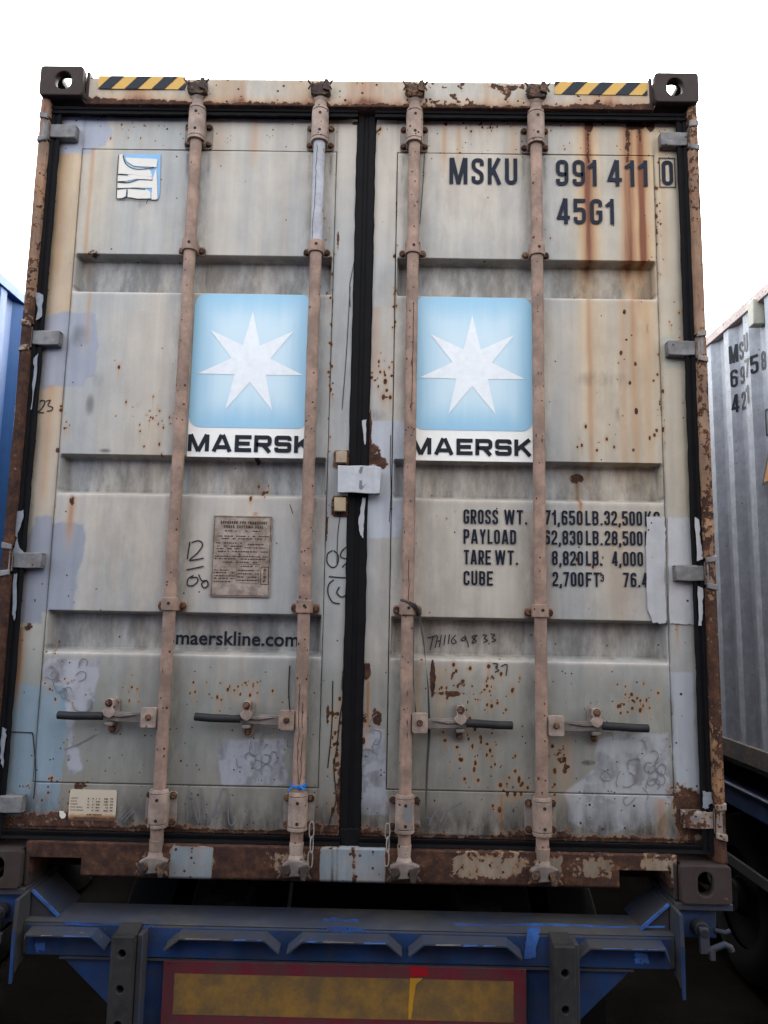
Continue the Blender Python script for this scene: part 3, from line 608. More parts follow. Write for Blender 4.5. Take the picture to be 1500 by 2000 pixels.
def paint_post(x, z, y):
    n = len(x); t = np.tile(np.array([.34, .27, .21]), (n, 1)); L = x < 0
    t = lay(t, .6 * sstep(.5, .6, fbm(x, z, 3, 13)), (.34, .34, .33)); t = lay(t, .45 * (~L) * sstep(2.0, 1.0, z), (.46, .29, .15)); t = lay(t, .5 * sstep(.45, .6, fbm(x, z, 7, 19)), (.30, .25, .21))
    W = np.zeros((n, 4)); f = fbm(x, z, 16, 17, sz=3)
    W[:, 0] = np.where(L, .38 + .30 * sstep(1.95, 1.8, z) * sstep(.2, .5, z) - .10 * (z > 2.0), .30 + .16 * sstep(1.8, 1.3, z)) + (f - .5) * .75
    W[:, 1] = .35 + .5 * fbm(x, z, 9, 23); W[:, 2] = .7; W[:, 3] = .12; W[:, 0] += .07
    W[:, 0] += .4 * sstep(.25, .12, z)
    return np.concatenate([t, np.ones((n, 1))], 1), W
for s in (-1, 1):
    a, b = sorted((s * 1.219, s * 1.186))
    sheet('corner_post', lin(a, b, .0045), lin(.1185, 2.7775, .0045), lambda X, Z: .022 + (vnoise(X, Z, 9, 2) - .5) * .005 + .006 * (np.abs(np.abs(X) - 1.2025) > .011), M['rail'], box_, paint_post, back=.19)
# ---- corner castings: hollow boxes with their apertures
def casting(s, z0, top):
    t = .028; x0, x1 = sorted((s * 1.219, s * 1.057)); z1 = z0 + .118; ms = []; cx = s * (1.219 - .0885); cz = z0 + .059
    if top: fh = oval(s * 1.131, z0 + .060, .030, .036)
    else: fh = oval(s * 1.136, z0 + .061, .0245, .037)
    ms.append(plate('casting', rrect(x0, z0, x1, z1, .014), [fh], t, M['casting'], None, 'y', 0., .004))
    q0, q1 = t + .0005, .178
    outer = plate('c', rrect(q0, z0 + .002, q1, z1 - .002, .004), [oval(.089, cz, .040, .026)], t, M['casting'], None, 'x', s * 1.219 - (t if s > 0 else 0), .002)
    inner = plate('c', rrect(q0, z0 + .002, q1, z1 - .002, .004), [], .012, M['casting'], None, 'x', s * 1.057 - (.012 if s > 0 else 0), .002)
    hx0, hx1 = sorted((s * (1.219 - t - .0005), s * (1.057 + .0125)))
    hole = plate('c', rrect(hx0, q0, hx1, q1, .003), [oval((hx0 + hx1) / 2, .0945, .0315, .058)], t - .004, M['casting'], None, 'z', (z1 - t + .002) if top else z0 + .002, .001)
    solid = plate('c', rrect(hx0, q0, hx1, q1, .003), [], .014, M['casting'], None, 'z', (z0 + .002) if top else z1 - .016, .001)
    back = plate('c', rrect(hx0, z0 + .03, hx1, z1 - .03, .003), [], .012, M['casting'], None, 'y', .165, .001)
    return joinmesh('corner_casting', ms + [outer, inner, hole, solid, back], box_, M['casting'])
for s in (-1, 1): casting(s, 2.778, True); casting(s, 0., False)
# ---- body behind the doors: corrugated sides, roof, floor frame
def corrug(y0, y1, z0, z1, xs, s, depth=.036, pitch=.278, n0=.03):
    """wall in the y-z plane, face towards s; returns MB"""
    pts = [(y0, 0)]; y = y0 + n0
    while y < y1 - pitch: pts += [(y, 0), (y + .07, 0), (y + .138, depth), (y + .208, depth)]; y += pitch
    pts.append((y1, 0)); mb = MB(); k = len(pts)
    mb.add([(xs - s * d, a, z) for z in (z0, z1) for a, d in pts], [(i, i + 1, i + k + 1, i + k) for i in range(k - 1)]); mb.prof = pts; return mb
for s in (-1, 1):
    corrug(.19, 12.0, .15, 2.80, s * 1.205, s).build('side_wall', M['maroon'], box_, smooth=False)
    MB().box(min(s * 1.219, s * 1.15), max(s * 1.219, s * 1.15), .191, 12.19, 0.012, .150).build('bottom_side_rail', M['underside'], box_)
    MB().box(min(s * 1.219, s * 1.16), max(s * 1.219, s * 1.16), .191, 12.19, 2.80, 2.868).build('top_side_rail', M['roof'], box_)
MB().box(-1.158, 1.158, .162, 12.19, 2.83, 2.855).build('roof', M['roof'], box_)
MB().box(-1.148, 1.148, .345, 12.19, .10, .15).build('floor', M['underside'], box_)
mb = MB()
for i in range(24): mb.box(-1.148, 1.148, .6 + i * .48, .645 + i * .48, .02, .099)
tag(mb.build('floor_bearers', M['underside'], box_), kind='stuff')
MB().box(-1.21, 1.21, 12.191, 12.25, .0, 2.86).build('front_wall', M['roof'], box_)

# ---- hazard stripes on the header
def hazard(px0, px1, n, chips):
    y = .030 - .0028; (xa, z1), (xb, _) = at(px0, 151 if px0 < 700 else 163, y), at(px1, 160 if px0 < 700 else 168, y)
    z0 = at(px0, 173 if px0 < 700 else 184, y)[1]; z1 = z0 + .052
    st = decal('hazard_stripe_tape', [[(xa, z0), (xb, z0), (xb, z1), (xa, z1)]], YEL, box_, y)
    bars = []; p = (xb - xa) / n; sl_ = .048
    for i in range(-2, int(n) + 2):
        a = xa + i * p + (0 if px0 < 700 else p * .25); b = a + p * .5; q = [(max(xa, min(xb, v)), zz) for v, zz in ((a, z0), (b, z0), (b + sl_, z1), (a + sl_, z1))]
        # clip slanted bars at the tape ends
        def zc(v0): return z0 + (z1 - z0) * min(1, max(0, v0))
        poly = [(a, z0), (b, z0), (b + sl_, z1), (a + sl_, z1)]
        for lim, sg in ((xa, 1), (xb, -1)):
            out = []
            for j in range(len(poly)):
                P, Q = poly[j], poly[(j + 1) % len(poly)]; ip = (P[0] - lim) * sg >= 0; iq = (Q[0] - lim) * sg >= 0
                if ip: out.append(P)
                if ip != iq: t = (lim - P[0]) / (Q[0] - P[0]); out.append((lim, P[1] + t * (Q[1] - P[1])))
            poly = out
            if len(poly) < 3: break
        if len(poly) >= 3: bars.append(poly)
    decal('black_stripe', bars, BLK, st, y - .0009)
hazard(193, 362, 3.25, 0); hazard(1083, 1264, 3.45, 0)

# ---- star emblems
for side, (pl, pr, pt, pb) in ((-1, (371, 602, 577, 836)), (1, (811, 1043, 585, 841))):
    dd = DL if side < 0 else DR; y = DY - .0005
    xl, xr = at(pl, 710, y)[0], at(pr, 710, y)[0]; zt, zb = 2.0445, at((pl + pr) / 2, pb, y)[1]
    if side < 0: xr = -.185; xl = xr - .43
    else: xl = .183; xr = xl + .43
    em = decal('emblem_backing', [[(xl, 1.437), (xr, 1.437), (xr, zt - .04), (xr - .04, zt - .02), (xl + .04, zt - .02), (xl, zt - .04)]], flat('faded_white_print', (.82, .81, .77), .45, .06, wearoff=-.02, under=(.42, .38, .32)), dd, y, .001)
    # blue field: paler in the middle where the print has bleached
    bm_, nt_, bb = (MATS.get('bleached_blue'), None, None)
    if bm_ is None:
        bm_, nt_, bb = newmat('bleached_blue'); g = N(nt_); at1 = g.n('ShaderNodeAttribute', attribute_name='edge')
        c = g.mix(g.step(g.m('ADD', at1.outputs['Fac'], g.m('MULTIPLY', g.m('SUBTRACT', g.noise(30, 4, sz=.06), .5), .5)), 0., 1.), (.52, .67, .74), (.26, .49, .65)); nt_.links.new(c, bb.inputs['Base Color']); bb.inputs['Roughness'].default_value = .45; MATS['bleached_blue'] = bm_
    out = rrect(xl + .001, zb, xr - .001, zt, .042, 8); C0 = ((xl + xr) / 2, (zb + zt) / 2); vs = []; ed = []; R_ = (0, .35, .6, .78, .9, 1.)
    for k in R_:
        for p in out: vs.append((C0[0] + (p[0] - C0[0]) * k, y - .0022, C0[1] + (p[1] - C0[1]) * k)); ed.append(max(0, k - .45) / .55)
    n = len(out); fs = [(j * n + i, j * n + (i + 1) % n, (j + 1) * n + (i + 1) % n, (j + 1) * n + i) for j in range(1, len(R_) - 1) for i in range(n)] + [tuple(range(n, 2 * n))]
    ob = MB().add(vs, fs).build('emblem_blue_field', bm_, dd, smooth=False)
    a_ = ob.data.attributes.new('edge', 'FLOAT', 'POINT'); a_.data.foreach_set('value', [ed[i] for i in range(len(ob.data.vertices))] if len(ob.data.vertices) == len(ed) else [0.5] * len(ob.data.vertices))
    scx, scz = at(490 if side < 0 else 922, 709 if side < 0 else 717, y); pts = []
    for i in range(14):
        r_ = .194 if i % 2 == 0 else .072; a = math.pi / 2 + math.pi * i / 7; pts.append((scx + r_ * math.cos(a), scz + r_ * math.sin(a)))
    mb = MB(); mb.add([(scx, y - .0034, scz)] + [(p[0], y - .0034, p[1]) for p in pts], [(0, i + 1, (i + 1) % 14 + 1) for i in range(14)])
    mb.build('seven_pointed_star', flat('star_white', (.74, .78, .80), .45, .14, wearoff=.05, under=(.46, .57, .62)), dd, smooth=False)
    a, b = (367, 609) if side < 0 else (802, 1038)
    ptext('MAERSK', a, b, 850 if side < 0 else 857, 883 if side < 0 else 889, y - .002, s=.235, ext=True, gap=.17).build('brand_lettering', INKCLEAN, dd, smooth=False)

# ---- stencilled identification marks on the right-hand door
mb = MB(); Yp = DY - .0010
def addt(*a, **k): return ptext(*a, mb=mb, **k)
for a in (('MSKU', 877, 1011, 309, 360), ('991', 1085, 1166, 312, 363), ('411', 1185, 1266, 313, 364), ('45G1', 1087, 1200, 388, 438)): ptext(*a, Yp).build('container_number', INK, DR, smooth=False)
mb = MB(); addt('0', 1292, 1315, 313, 362, Yp - .001)
x0, z1 = at(1287, 309, Yp); x1, z0 = at(1319, 366, Yp); vs, fs = ribbon([(x0, z0), (x1, z0), (x1, z1), (x0, z1)], .0035, True); mb.add([(v[0], Yp - .0016, v[1]) for v in vs], fs)
mb.build('check_digit', INK, DR, smooth=False)
mb = MB()
for row in [(('GROSS', 905, 973), ('WT.', 984, 1030), ('71,650', 1064, 1138), ('LB.', 1143, 1177), ('32,500', 1180, 1254), ('KG', 1259, 1289)),
            (('PAYLOAD', 905, 1008), ('62,830', 1063, 1138), ('LB.', 1144, 1177), ('28,500', 1181, 1255), ('KG', 1259, 1289)),
            (('TARE', 906, 959), ('WT.', 966, 1012), ('8,820', 1078, 1139), ('LB.', 1144, 1177), ('4,000', 1195, 1256)),
            (('CUBE', 905, 963), ('2,700', 1079, 1140), ('FT', 1144, 1171), ('76.4', 1217, 1265))]:
    i = {'GROSS': 0, 'PAYLOAD': 1, 'TARE': 2, 'CUBE': 3}[row[0][0]]
    for tx, a, b in row:
        t0 = (995, 1034, 1074, 1115)[i] + (a - 905) * .011; ptext(tx, a, b, t0, t0 + 28.5, Yp, s=.16, gap=.10).build('weight_lettering', INK, DR, smooth=False)
ptext('3', 1172, 1180, 1121, 1136, Yp, s=.18).build('weight_lettering', INK, DR, smooth=False)
# paint dab covering the end of the weight table
def rough_poly(pts, amp=.0025, n=7, seed=1):
    R_ = random.Random(seed); out = []
    for i in range(len(pts)):
        a = Vector(pts[i]); b = Vector(pts[(i + 1) % len(pts)]); d = b - a; m = Vector((-d.y, d.x)).normalized()
        for k in range(n): out.append(tuple(a + d * (k / n) + m * (R_.uniform(-amp, amp) if k else 0)))
    return out
def thin_slab(name, pts, mat, parent, y, t=.0012):
    mb = MB(); mb.prism(pts, 'y', y - t, y); return mb.build(name, mat, parent, smooth=False)
PDAB = wear('fresh_pale_grey_overpaint', (.43, .455, .49), rust=-.12, stain=.10, grime=.16, spot=.02, rough=.5)
thin_slab('overpaint_patch', rough_poly([at(*p, DY) for p in [(1262, 1009), (1298, 1010), (1299, 1080), (1297, 1110), (1300, 1217), (1276, 1217), (1264, 1190)]], .003, 9, 3), PDAB, DR, DY - .0012, .0022)
thin_slab('overpaint_patch', rough_poly([at(*p, DY) for p in [(1304, 1010), (1348, 1012), (1354, 1100), (1357, 1220), (1308, 1218)]], .003, 9, 4), PDAB, DR, DY - .0022, .002)
thin_slab('overpaint_patch', rough_poly([at(*p, .0435) for p in [(1357, 1010), (1365, 1016), (1368, 1060), (1373, 1092), (1361, 1096)]], .002, 5, 5), PDAB, DR, .0437, .002)
thin_slab('overpaint_patch', rough_poly([at(*p, .0435) for p in [(1363, 1145), (1373, 1150), (1372, 1190), (1370, 1222), (1364, 1222)]], .002, 5, 5), PDAB, DR, .0437, .002)
thin_slab('overpaint_patch', rough_poly([at(*p, .066) for p in [(707, 822), (716, 819), (714, 868), (712, 868)]], .002, 5, 6), PDAB, DR, .0662, .002)
thin_slab('overpaint_patch', rough_poly([at(*p, .066) for p in [(708, 972), (714, 972), (711, 1020), (710, 1052), (704, 1045), (700, 1022)]], .002, 5, 7), PDAB, DR, .0662, .002)
# drips of grey paint over the hinge-side rubbers
for pts in ([(75, 690), (72, 730), (62, 800), (60, 800), (66, 735), (66, 700)], [(66, 570), (84, 576), (82, 618), (70, 626), (74, 600)], [(28, 1000), (46, 996), (44, 1016), (34, 1042), (38, 1070), (52, 1085), (22, 1085), (34, 1050), (25, 1030)], [(28, 1120), (34, 1122), (32, 1190), (28, 1212), (24, 1200)], [(5, 1420), (13, 1424), (10, 1450), (6, 1500), (0, 1480)],
            [(1372, 1545), (1390, 1548), (1392, 1570), (1384, 1572), (1383, 1580), (1372, 1578)]):
    thin_slab('paint_drip', rough_poly([at(*p, .0435) for p in pts], .003, 4, len(pts) + int(pts[0][1])), flat('grey_paint_drip', (.22, .24, .27), .5, .4, wearoff=.2, under=(.03, .03, .03)), DL if pts[0][0] < 700 else DR, .0437, .002)
# web address on the left-hand door, in the lowest band
tc = bpy.data.curves.new('t', 'FONT'); tc.body = 'maerskline.com'; tc.size = 1; tc.offset = .018; tc.space_character = 1.02; tc.resolution_u = 4
to = bpy.data.objects.new('t', tc); COL.objects.link(to); me = bpy.data.meshes.new_from_object(to); bpy.data.objects.remove(to)
c = np.zeros(len(me.vertices) * 3); me.vertices.foreach_get('co', c); c = c.reshape(-1, 3); yb = RD - .0009
(xa, za), (xb, zb_), (_, zc) = at(343, 1261, yb), at(583, 1261, yb), at(460, 1233, yb)
za = at(460, 1260, yb)[1]; capx = c[:, 0]; k = (xb - xa) / (capx.max() - capx.min()); kz = (zc - za) / c[:, 1].max()
d = np.stack([xa + (c[:, 0] - capx.min()) * k, np.full(len(c), yb), za + c[:, 1] * kz], 1); me.vertices.foreach_set('co', d.ravel()); me.materials.clear(); me.materials.append(INKCLEAN); me.name = 'web_address'
link(bpy.data.objects.new('web_address', me), DL)

# ---- customs and data plate
y = DY - .001; P = [at(*p, y) for p in ((418, 1006), (532, 1009), (527, 1167), (410, 1165))]
x0 = (P[0][0] + P[3][0]) / 2; x1 = (P[1][0] + P[2][0]) / 2; z1 = (P[0][1] + P[1][1]) / 2; z0 = (P[2][1] + P[3][1]) / 2
pm_, nt_, bb = newmat('etched_data_plate'); g = N(nt_); nn = g.noise(24, 7, .7)
cc = g.ramp(nn, [(.3, (.12, .08, .055)), (.5, (.26, .205, .16)), (.68, (.40, .345, .295))]); nt_.links.new(cc, bb.inputs['Base Color']); bb.inputs['Roughness'].default_value = .55; bb.inputs['Metallic'].default_value = .15
pl_ = MB().prism(rrect(x0, z0, x1, z1, .004), 'y', y - .004, y).build('data_plate', pm_, DL, bevel=.001)
mb = MB(); vs, fs = ribbon([(x0 + .005, z0 + .005), (x1 - .005, z0 + .005), (x1 - .005, z1 - .005), (x0 + .005, z1 - .005)], .0018, True); mb.add([(v[0], y - .0046, v[1]) for v in vs], fs)
W_ = x1 - x0; H_ = z1 - z0
def pf(u, v): return x0 + u * W_, z1 - v * H_
def dash(mb, u0, u1, v, h=.012, seed=0, dens=.8):
    R_ = random.Random(seed); u = u0
    while u < u1:
        l = R_.uniform(.012, .05); a, b = pf(u, v + h), pf(min(u + l, u1), v)
        if R_.random() < dens: mb.add([(a[0], y - .0046, a[1]), (b[0], y - .0046, a[1]), (b[0], y - .0046, b[1]), (a[0], y - .0046, b[1])], [(0, 1, 2, 3)])
        u += l + R_.uniform(.006, .014)
a, b = pf(.12, .105), pf(.92, .07); strokes('APPROVED FOR TRANSPORT', a[0], b[0], a[1], b[1], face(y - .004), s=.22, mb=mb)
a, b = pf(.18, .155), pf(.86, .12); strokes('UNDER CUSTOMS SEAL', a[0], b[0], a[1], b[1], face(y - .004), s=.22, mb=mb)
for k, (u0, u1, v) in enumerate([(.2, .8, .185), (.07, .95, .25), (.07, .9, .28), (.07, .5, .335), (.08, .5, .375), (.08, .45, .405), (.55, .9, .35), (.55, .9, .39), (.07, .95, .44), (.05, .95, .50), (.05, .9, .53), (.2, .85, .57), (.05, .38, .67), (.05, .38, .70), (.05, .4, .74), (.05, .4, .77), (.05, .35, .81), (.45, .78, .62), (.45, .82, .67), (.45, .8, .71), (.45, .8, .75), (.45, .8, .79)]): dash(mb, u0, u1, v, .013, k)
q = [pf(.84, .63), pf(.97, .63), pf(.97, .84), pf(.84, .84)]; vs, fs = ribbon(q, .0022, True); mb.add([(v[0], y - .0047, v[1]) for v in vs], fs)
for i, ch in enumerate('ACEP'): a, b = pf(.875, .685 + i * .045), pf(.935, .65 + i * .045); strokes(ch, a[0], b[0], a[1], b[1], face(y - .004), s=.25, mb=mb)
q = [pf(.43, .60), pf(.81, .60), pf(.81, .83), pf(.43, .83)]; vs, fs = ribbon(q, .001, True); mb.add([(v[0], y - .0047, v[1]) for v in vs], fs)
mb.build('plate_print', flat('etched_print', (.05, .03, .02), .6, .3, wearoff=.15, under=(.20, .15, .11), scale=70), DL, smooth=False)
a = pf(.47, .48); MB().tube((a[0], y - .007, a[1]), (a[0], y - .003, a[1]), .003, n=10).build('rivet', M['bolt'], DL)
# ---- dimension sticker low on the left-hand door
y = DY - .001; x0, z1 = at(136, 1541, y); x1, z0 = at(225, 1604, y); x0 = at(135, 1575, y)[0]
W_ = x1 - x0; H_ = z1 - z0
sm_, nt_, bb = newmat('stained_cream_sticker'); g = N(nt_); sx = g.n('ShaderNodeSeparateXYZ'); g.ln(g.coord(), sx.inputs[0])
f_ = g.m('ADD', g.step(sx.outputs[2], z0 + H_ * .34, z0 - .002), g.m('MULTIPLY', g.m('SUBTRACT', g.noise(60, 5), .5), .7)); nt_.links.new(g.ramp(f_, [(.2, (.50, .43, .33)), (.5, (.42, .25, .11)), (.85, (.10, .045, .03))]), bb.inputs['Base Color']); bb.inputs['Roughness'].default_value = .5
st = thin_slab('dimension_sticker', rough_poly(rrect(x0, z0, x1, z1, .008, 3), .0006, 2, 9), sm_, DL, y, .0015)
mb = MB(); y -= .0016
for i, tx in enumerate(('LENGTH', 'WIDTH', 'HEIGHT', 'DOOR WIDTH', 'DOOR HEIGHT')):
    v = .26 + i * .095; a, b = pf(.03, v + .045), pf(.03 + .026 * len(tx), v); strokes(tx, a[0], b[0], a[1], b[1], face(y + .0004), s=.2, mb=mb)
    for u0, u1 in ((.40, .43), (.50, .53), (.58, .66), (.75, .84)): dash(mb, u0, u1, v, .04, i * 7 + int(u0 * 100), .9)
    a, b = pf(.87, v + .045), pf(.93, v); strokes('MM', a[0], b[0], a[1], b[1], face(y + .0004), s=.3, mb=mb)
dash(mb, .4, .72, .77, .04, 5, .95); dash(mb, .15, .6, .87, .03, 6, .9)
mb.build('sticker_print', flat('brown_print', (.10, .06, .04), .6, .2), DL, smooth=False)
thin_slab('white_paint_blot', rough_poly([at(*p, DY) for p in [(116, 1584), (124, 1584), (129, 1590), (127, 1597), (121, 1599), (117, 1594)]], .001, 3, 2), WHITE, DL, DY - .001, .001)
# ---- torn sticker high on the left-hand door
y = DY - .001
thin_slab('sticker_remnant', [at(*p, y) for p in [(243, 301), (314, 301), (312, 380), (308, 390), (296, 390), (246, 385), (243, 330)]], PALEBLUE, DL, y, .0008)
for k, pts in enumerate([[(233, 304), (240, 301), (244, 318), (262, 329), (292, 330), (298, 345), (252, 341), (231, 340)],
    [(230, 342), (256, 342), (300, 346), (296, 352), (268, 350), (248, 354), (229, 355)], [(228, 358), (250, 358), (272, 353), (300, 354), (298, 368), (262, 367), (228, 368)],
    [(228, 372), (248, 369), (246, 384), (238, 388), (227, 388)], [(250, 370), (284, 370), (294, 376), (295, 388), (270, 389), (250, 386)], [(246, 309), (308, 312), (306, 328), (262, 325), (248, 316)], [(298, 352), (306, 330), (308, 380), (308, 390), (297, 390)], [(296, 378), (308, 378), (306, 391), (297, 391)]]):
    thin_slab('torn_paper_strip', rough_poly([at(*p, y) for p in pts], .0009, 3, k + 30), WHITE, DL, y - .0012 - k * .0003, .0014)
mb = MB()
for pts in ([(232, 303), (229, 340), (228, 372), (227, 388)], [(240, 303), (246, 320), (264, 330), (292, 329), (300, 326)], [(230, 356), (250, 357), (272, 351), (298, 352)], [(228, 370), (250, 368), (284, 370)], [(228, 389), (250, 387), (270, 390), (295, 389)], [(230, 341), (250, 342)], [(248, 370), (247, 386), (238, 389)], [(288, 391), (286, 398)]): scrawl(mb, pts, .0024, y - .004)
mb.build('torn_edge_grime', CRACK, DL, smooth=False)

# ---- locking bars
RX = (-.634, -.1755, .1755, .625); RY = .035; LX = (-1, -1, 1, 1)
BARLABEL = ['outer bar of the left-hand door', 'inner bar of the left-hand door, bare grey near its top', 'inner bar of the right-hand door, a loose strap tied on', 'outer bar of the right-hand door']
def bolt(x, y, z, parent, r=.0095, h=.012):
    mb = MB(); hexa = [(x + r * math.cos(a + .3), z + r * math.sin(a + .3)) for a in [math.pi / 3 * i for i in range(6)]]
    mb.tube((x, y, z), (x, y - .003, z), r * 1.25, n=14); mb.prism(hexa, 'y', y - .0032 - h * .7, y - .0032)
    return mb.build('bolt', M['bolt'], parent, bevel=.0012)
def sleeve(x, z0, z1, r, parent, mat):
    mb = MB(); mb.tube((x, RY, z0), (x, RY, z1), r, n=24); mb.tube((x, RY, z0 - .014), (x, RY, z0 - .003), r * 1.03, n=24); mb.tube((x, RY, z1 + .003), (x, RY, z1 + .014), r * 1.0, r * .93, n=24)
    mb.tube((x, RY, z0 - .003), (x, RY, z1 + .003), r * .9, n=20)
    return mb.build('bar_sleeve', mat, parent, bevel=.001)
for i, x in enumerate(RX):
    mb = MB(); R_ = random.Random(i); pts = []; zs = lin(.15, 2.765, .06)
    mb.path([(x + R_.uniform(-.0008, .0008), RY + R_.uniform(-.0006, .0006), z) for z in zs], .0212, 20)
    bar = mb.build('locking_bar', M['rod'], box_); bar['label'] = BARLABEL[i]
    if i == 1:
        a = [(x, RY, z) for z in (2.20, 2.40, 2.64)]; MB().path(a, .0218, 20).build('bare_bar_length', M['rodgrey'], bar)
    for zc, dz, hgt in ((2.674, .052, 1), (.245, .052, -1)):                  # long brackets, top and bottom
        me = plate('bracket_plate', rrect(x - .052, zc - .062, x + .052, zc + .038 if hgt > 0 else zc + .052, .012), [], .007, M['plate'], bar, 'y', DY - .0075, .001)
        o = link(bpy.data.objects.new('bracket_plate', me), bar)
        me = plate('bracket_web', rrect(x - .030, zc - .058, x + .030, zc + .036 if hgt > 0 else zc + .050, .004), [], .032, M['rodpale'], bar, 'y', RY, .001)
        link(bpy.data.objects.new('bracket_web', me), bar)
        zu = zc + .068 if hgt > 0 else zc + .052
        sleeve(x, zc - .040, zu, .0315, bar, M['rodpale'])
        for sx in (-.040, .040):
            for zz in ((zc + .022, zc - .046) if hgt > 0 else (zc + .040, zc - .044)): bolt(x + sx, DY - .008, zz, bar)
        mb = MB()
        for zz in ((zc + .048, zc - .020) if hgt > 0 else (zc + .036, zc - .028)): mb.tube((x + .002, RY - .0322, zz), (x + .002, RY - .029, zz), .0055, n=12)
        mb.build('grease_hole', CRACK, bar)
    for zc in (2.207, .914):                                                   # short guides
        me = plate('guide_strap', rrect(x - .049, zc - .020, x + .049, zc + .014, .010), [], .008, M['plate'] if zc > 1 else M['rod'], bar, 'y', DY - .009, .001)
        link(bpy.data.objects.new('guide_strap', me), bar)
        mb = MB(); mb.tube((x, RY, zc - .020), (x, RY, zc + .024), .0285, n=24); mb.box(x - .0275, x + .0275, RY, DY - .009, zc - .019, zc + .018); mb.build('guide_collar', M['rod'], bar, bevel=.002)
        for sx in (-.037, .037): bolt(x + sx, DY - .009, zc - .004, bar, .010)
        MB().tube((x + .003, RY - .0292, zc + .004), (x + .003, RY - .027, zc + .004), .0055, n=12).build('grease_hole', CRACK, bar)
    # cams and keepers, top and bottom
    for top in (1, 0):
        z = 2.800 if top else .098; sg = 1 if top else -1
        nb = MB(); nb.tube((x, RY, z - sg * .055), (x, RY, z - sg * .018), .0235, .0215, n=20); nb.tube((x, RY, z - sg * .018), (x, RY, z), .0215, .028, n=20); nb.build('bar_neck', M['rodpale'], bar, bevel=.001)
        cm = MB(); zz = lambda v: z + sg * v; kx = .72 if top else .95
        k = R_.uniform(.9, 1.1)
        cm.prism([(x - .046 * k * kx, zz(.006)), (x - .020, zz(-.006)), (x + .020, zz(-.006)), (x + .050 * k * kx, zz(.004)), (x + .046 * kx, zz(.012)), (x + .018 * kx, zz(.018)), (x + .012 * kx, zz(.030)), (x + .022 * kx, zz(.042)), (x - .022 * kx, zz(.044)), (x - .014 * kx, zz(.030)), (x - .018 * kx, zz(.018)), (x - .046 * kx, zz(.014))], 'y', .004, .030)
        cm.build('cam', M['cam'] if top else M['campale'], bar, bevel=.003)
        kp = MB()
        for s in (-1, 1):
            cx = x + s * .032 * kx; q = kx * (1 if not top else 1.15); kp.prism([(cx - .016 * q, zz(.012)), (cx + .014 * q, zz(.004)), (cx + .016 * q, zz(.030)), (cx + .006 * q, zz(.052 if s > 0 else .036)), (cx - .010 * q, zz(.050 if s > 0 else .034)), (cx - .014 * q, zz(.026))], 'y', -.006 if s > 0 else .002, .034)
            kp.path([(cx + s * .010, .002, zz(.030)), (cx + s * .017, -.006, zz(.036)), (cx + s * .023, -.004, zz(.046))], .0042, 6); kp.path([(cx + s * .004, .0, zz(.040)), (cx + s * .012, -.008, zz(.020)), (cx + s * .020, -.004, zz(.008))], .0038, 6)
        kp.box(x - .048 * kx, x + .048 * kx, .020, .031, min(zz(.010), zz(.052)), max(zz(.010), zz(.052)))
        kp.build('cam_keeper', M['cam'], bar, bevel=.003)
    # handle
    s = LX[i]; z = .540
    hb = MB(); hb.prism(rrect(min(x + s * .020, x + s * .071), z - .032, max(x + s * .020, x + s * .071), z + .034, .007), 'y', RY - .020, RY - .013)
    hb.box(min(x + s * .018, x + s * .068), max(x + s * .018, x + s * .068), RY - .0125, RY + .012, z + .024, z + .032); hb.build('handle_hub', M['rodpale'], bar, bevel=.0015)
    bolt(x + s * .045, RY - .0205, z + .002, bar, .0085, .008)
    h1 = MB(); xa, xb = x + s * .060, x + s * .354; zt = R_.uniform(-.003, .003)
    h1.prism([(xa, z + .013), (xa + s * .09, z + .016), (x + s * .20, z + .013), (x + s * .24, z + .014 + zt), (x + s * .24, z - .012 + zt), (x + s * .20, z - .010), (xa + s * .09, z - .016), (xa, z - .020)], 'y', RY - .006, RY + .006)
    h1.prism([(x + s * .085, z + .008), (x + s * .14, z + .012), (x + s * .21, z + .006), (x + s * .14, z - .001)], 'y', RY - .012, RY - .0062)
    h1.build('handle', M['campale'], bar, bevel=.002)
    gp = MB(); gp.path([(x + s * .200, RY, z + .001), (x + s * .235, RY - .002, z + .001), (x + s * .30, RY - .002, z + zt), (xb, RY - .001, z + zt * 2 + .002)], .0135, 12); gp.build('handle_grip', M['grip'], bar, bevel=.002)
    rx_ = x + s * .180
    bp_ = MB(); bp_.prism(oval(rx_, z, .021, .062), 'y', DY - .008, DY - .001); bp_.build('retainer_plate', M['plate'], bar, bevel=.002)
    bp_ = MB(); bp_.prism([(rx_ - .013, z + .052), (rx_ - .008, z + .060), (rx_ + .008, z + .060), (rx_ + .013, z + .052), (rx_ + .012, z + .030), (rx_ + .020, z + .020), (rx_ + .018, z + .006), (rx_ + .003, z - .006), (rx_ - .016, z + .004), (rx_ - .022, z + .018), (rx_ - .012, z + .028)], 'y', RY - .016, RY - .010)
    bp_.box(rx_ - .010, rx_ + .010, RY - .010, DY - .008, z + .030, z + .056); bp_.build('retainer_hasp', M['rodpale'], bar, bevel=.003)
    cp = MB(); cp.prism([(rx_ - .014, z - .018), (rx_ + .014, z - .018), (rx_ + .014, z - .030), (rx_ - .014, z - .030)], 'y', RY - .012, DY - .008); cp.build('retainer_catch', M['campale'], bar, bevel=.003)
    bolt(rx_, RY - .016, z + .046, bar, .0105, .010); bolt(rx_, DY - .008, z - .044, bar, .0105, .010)
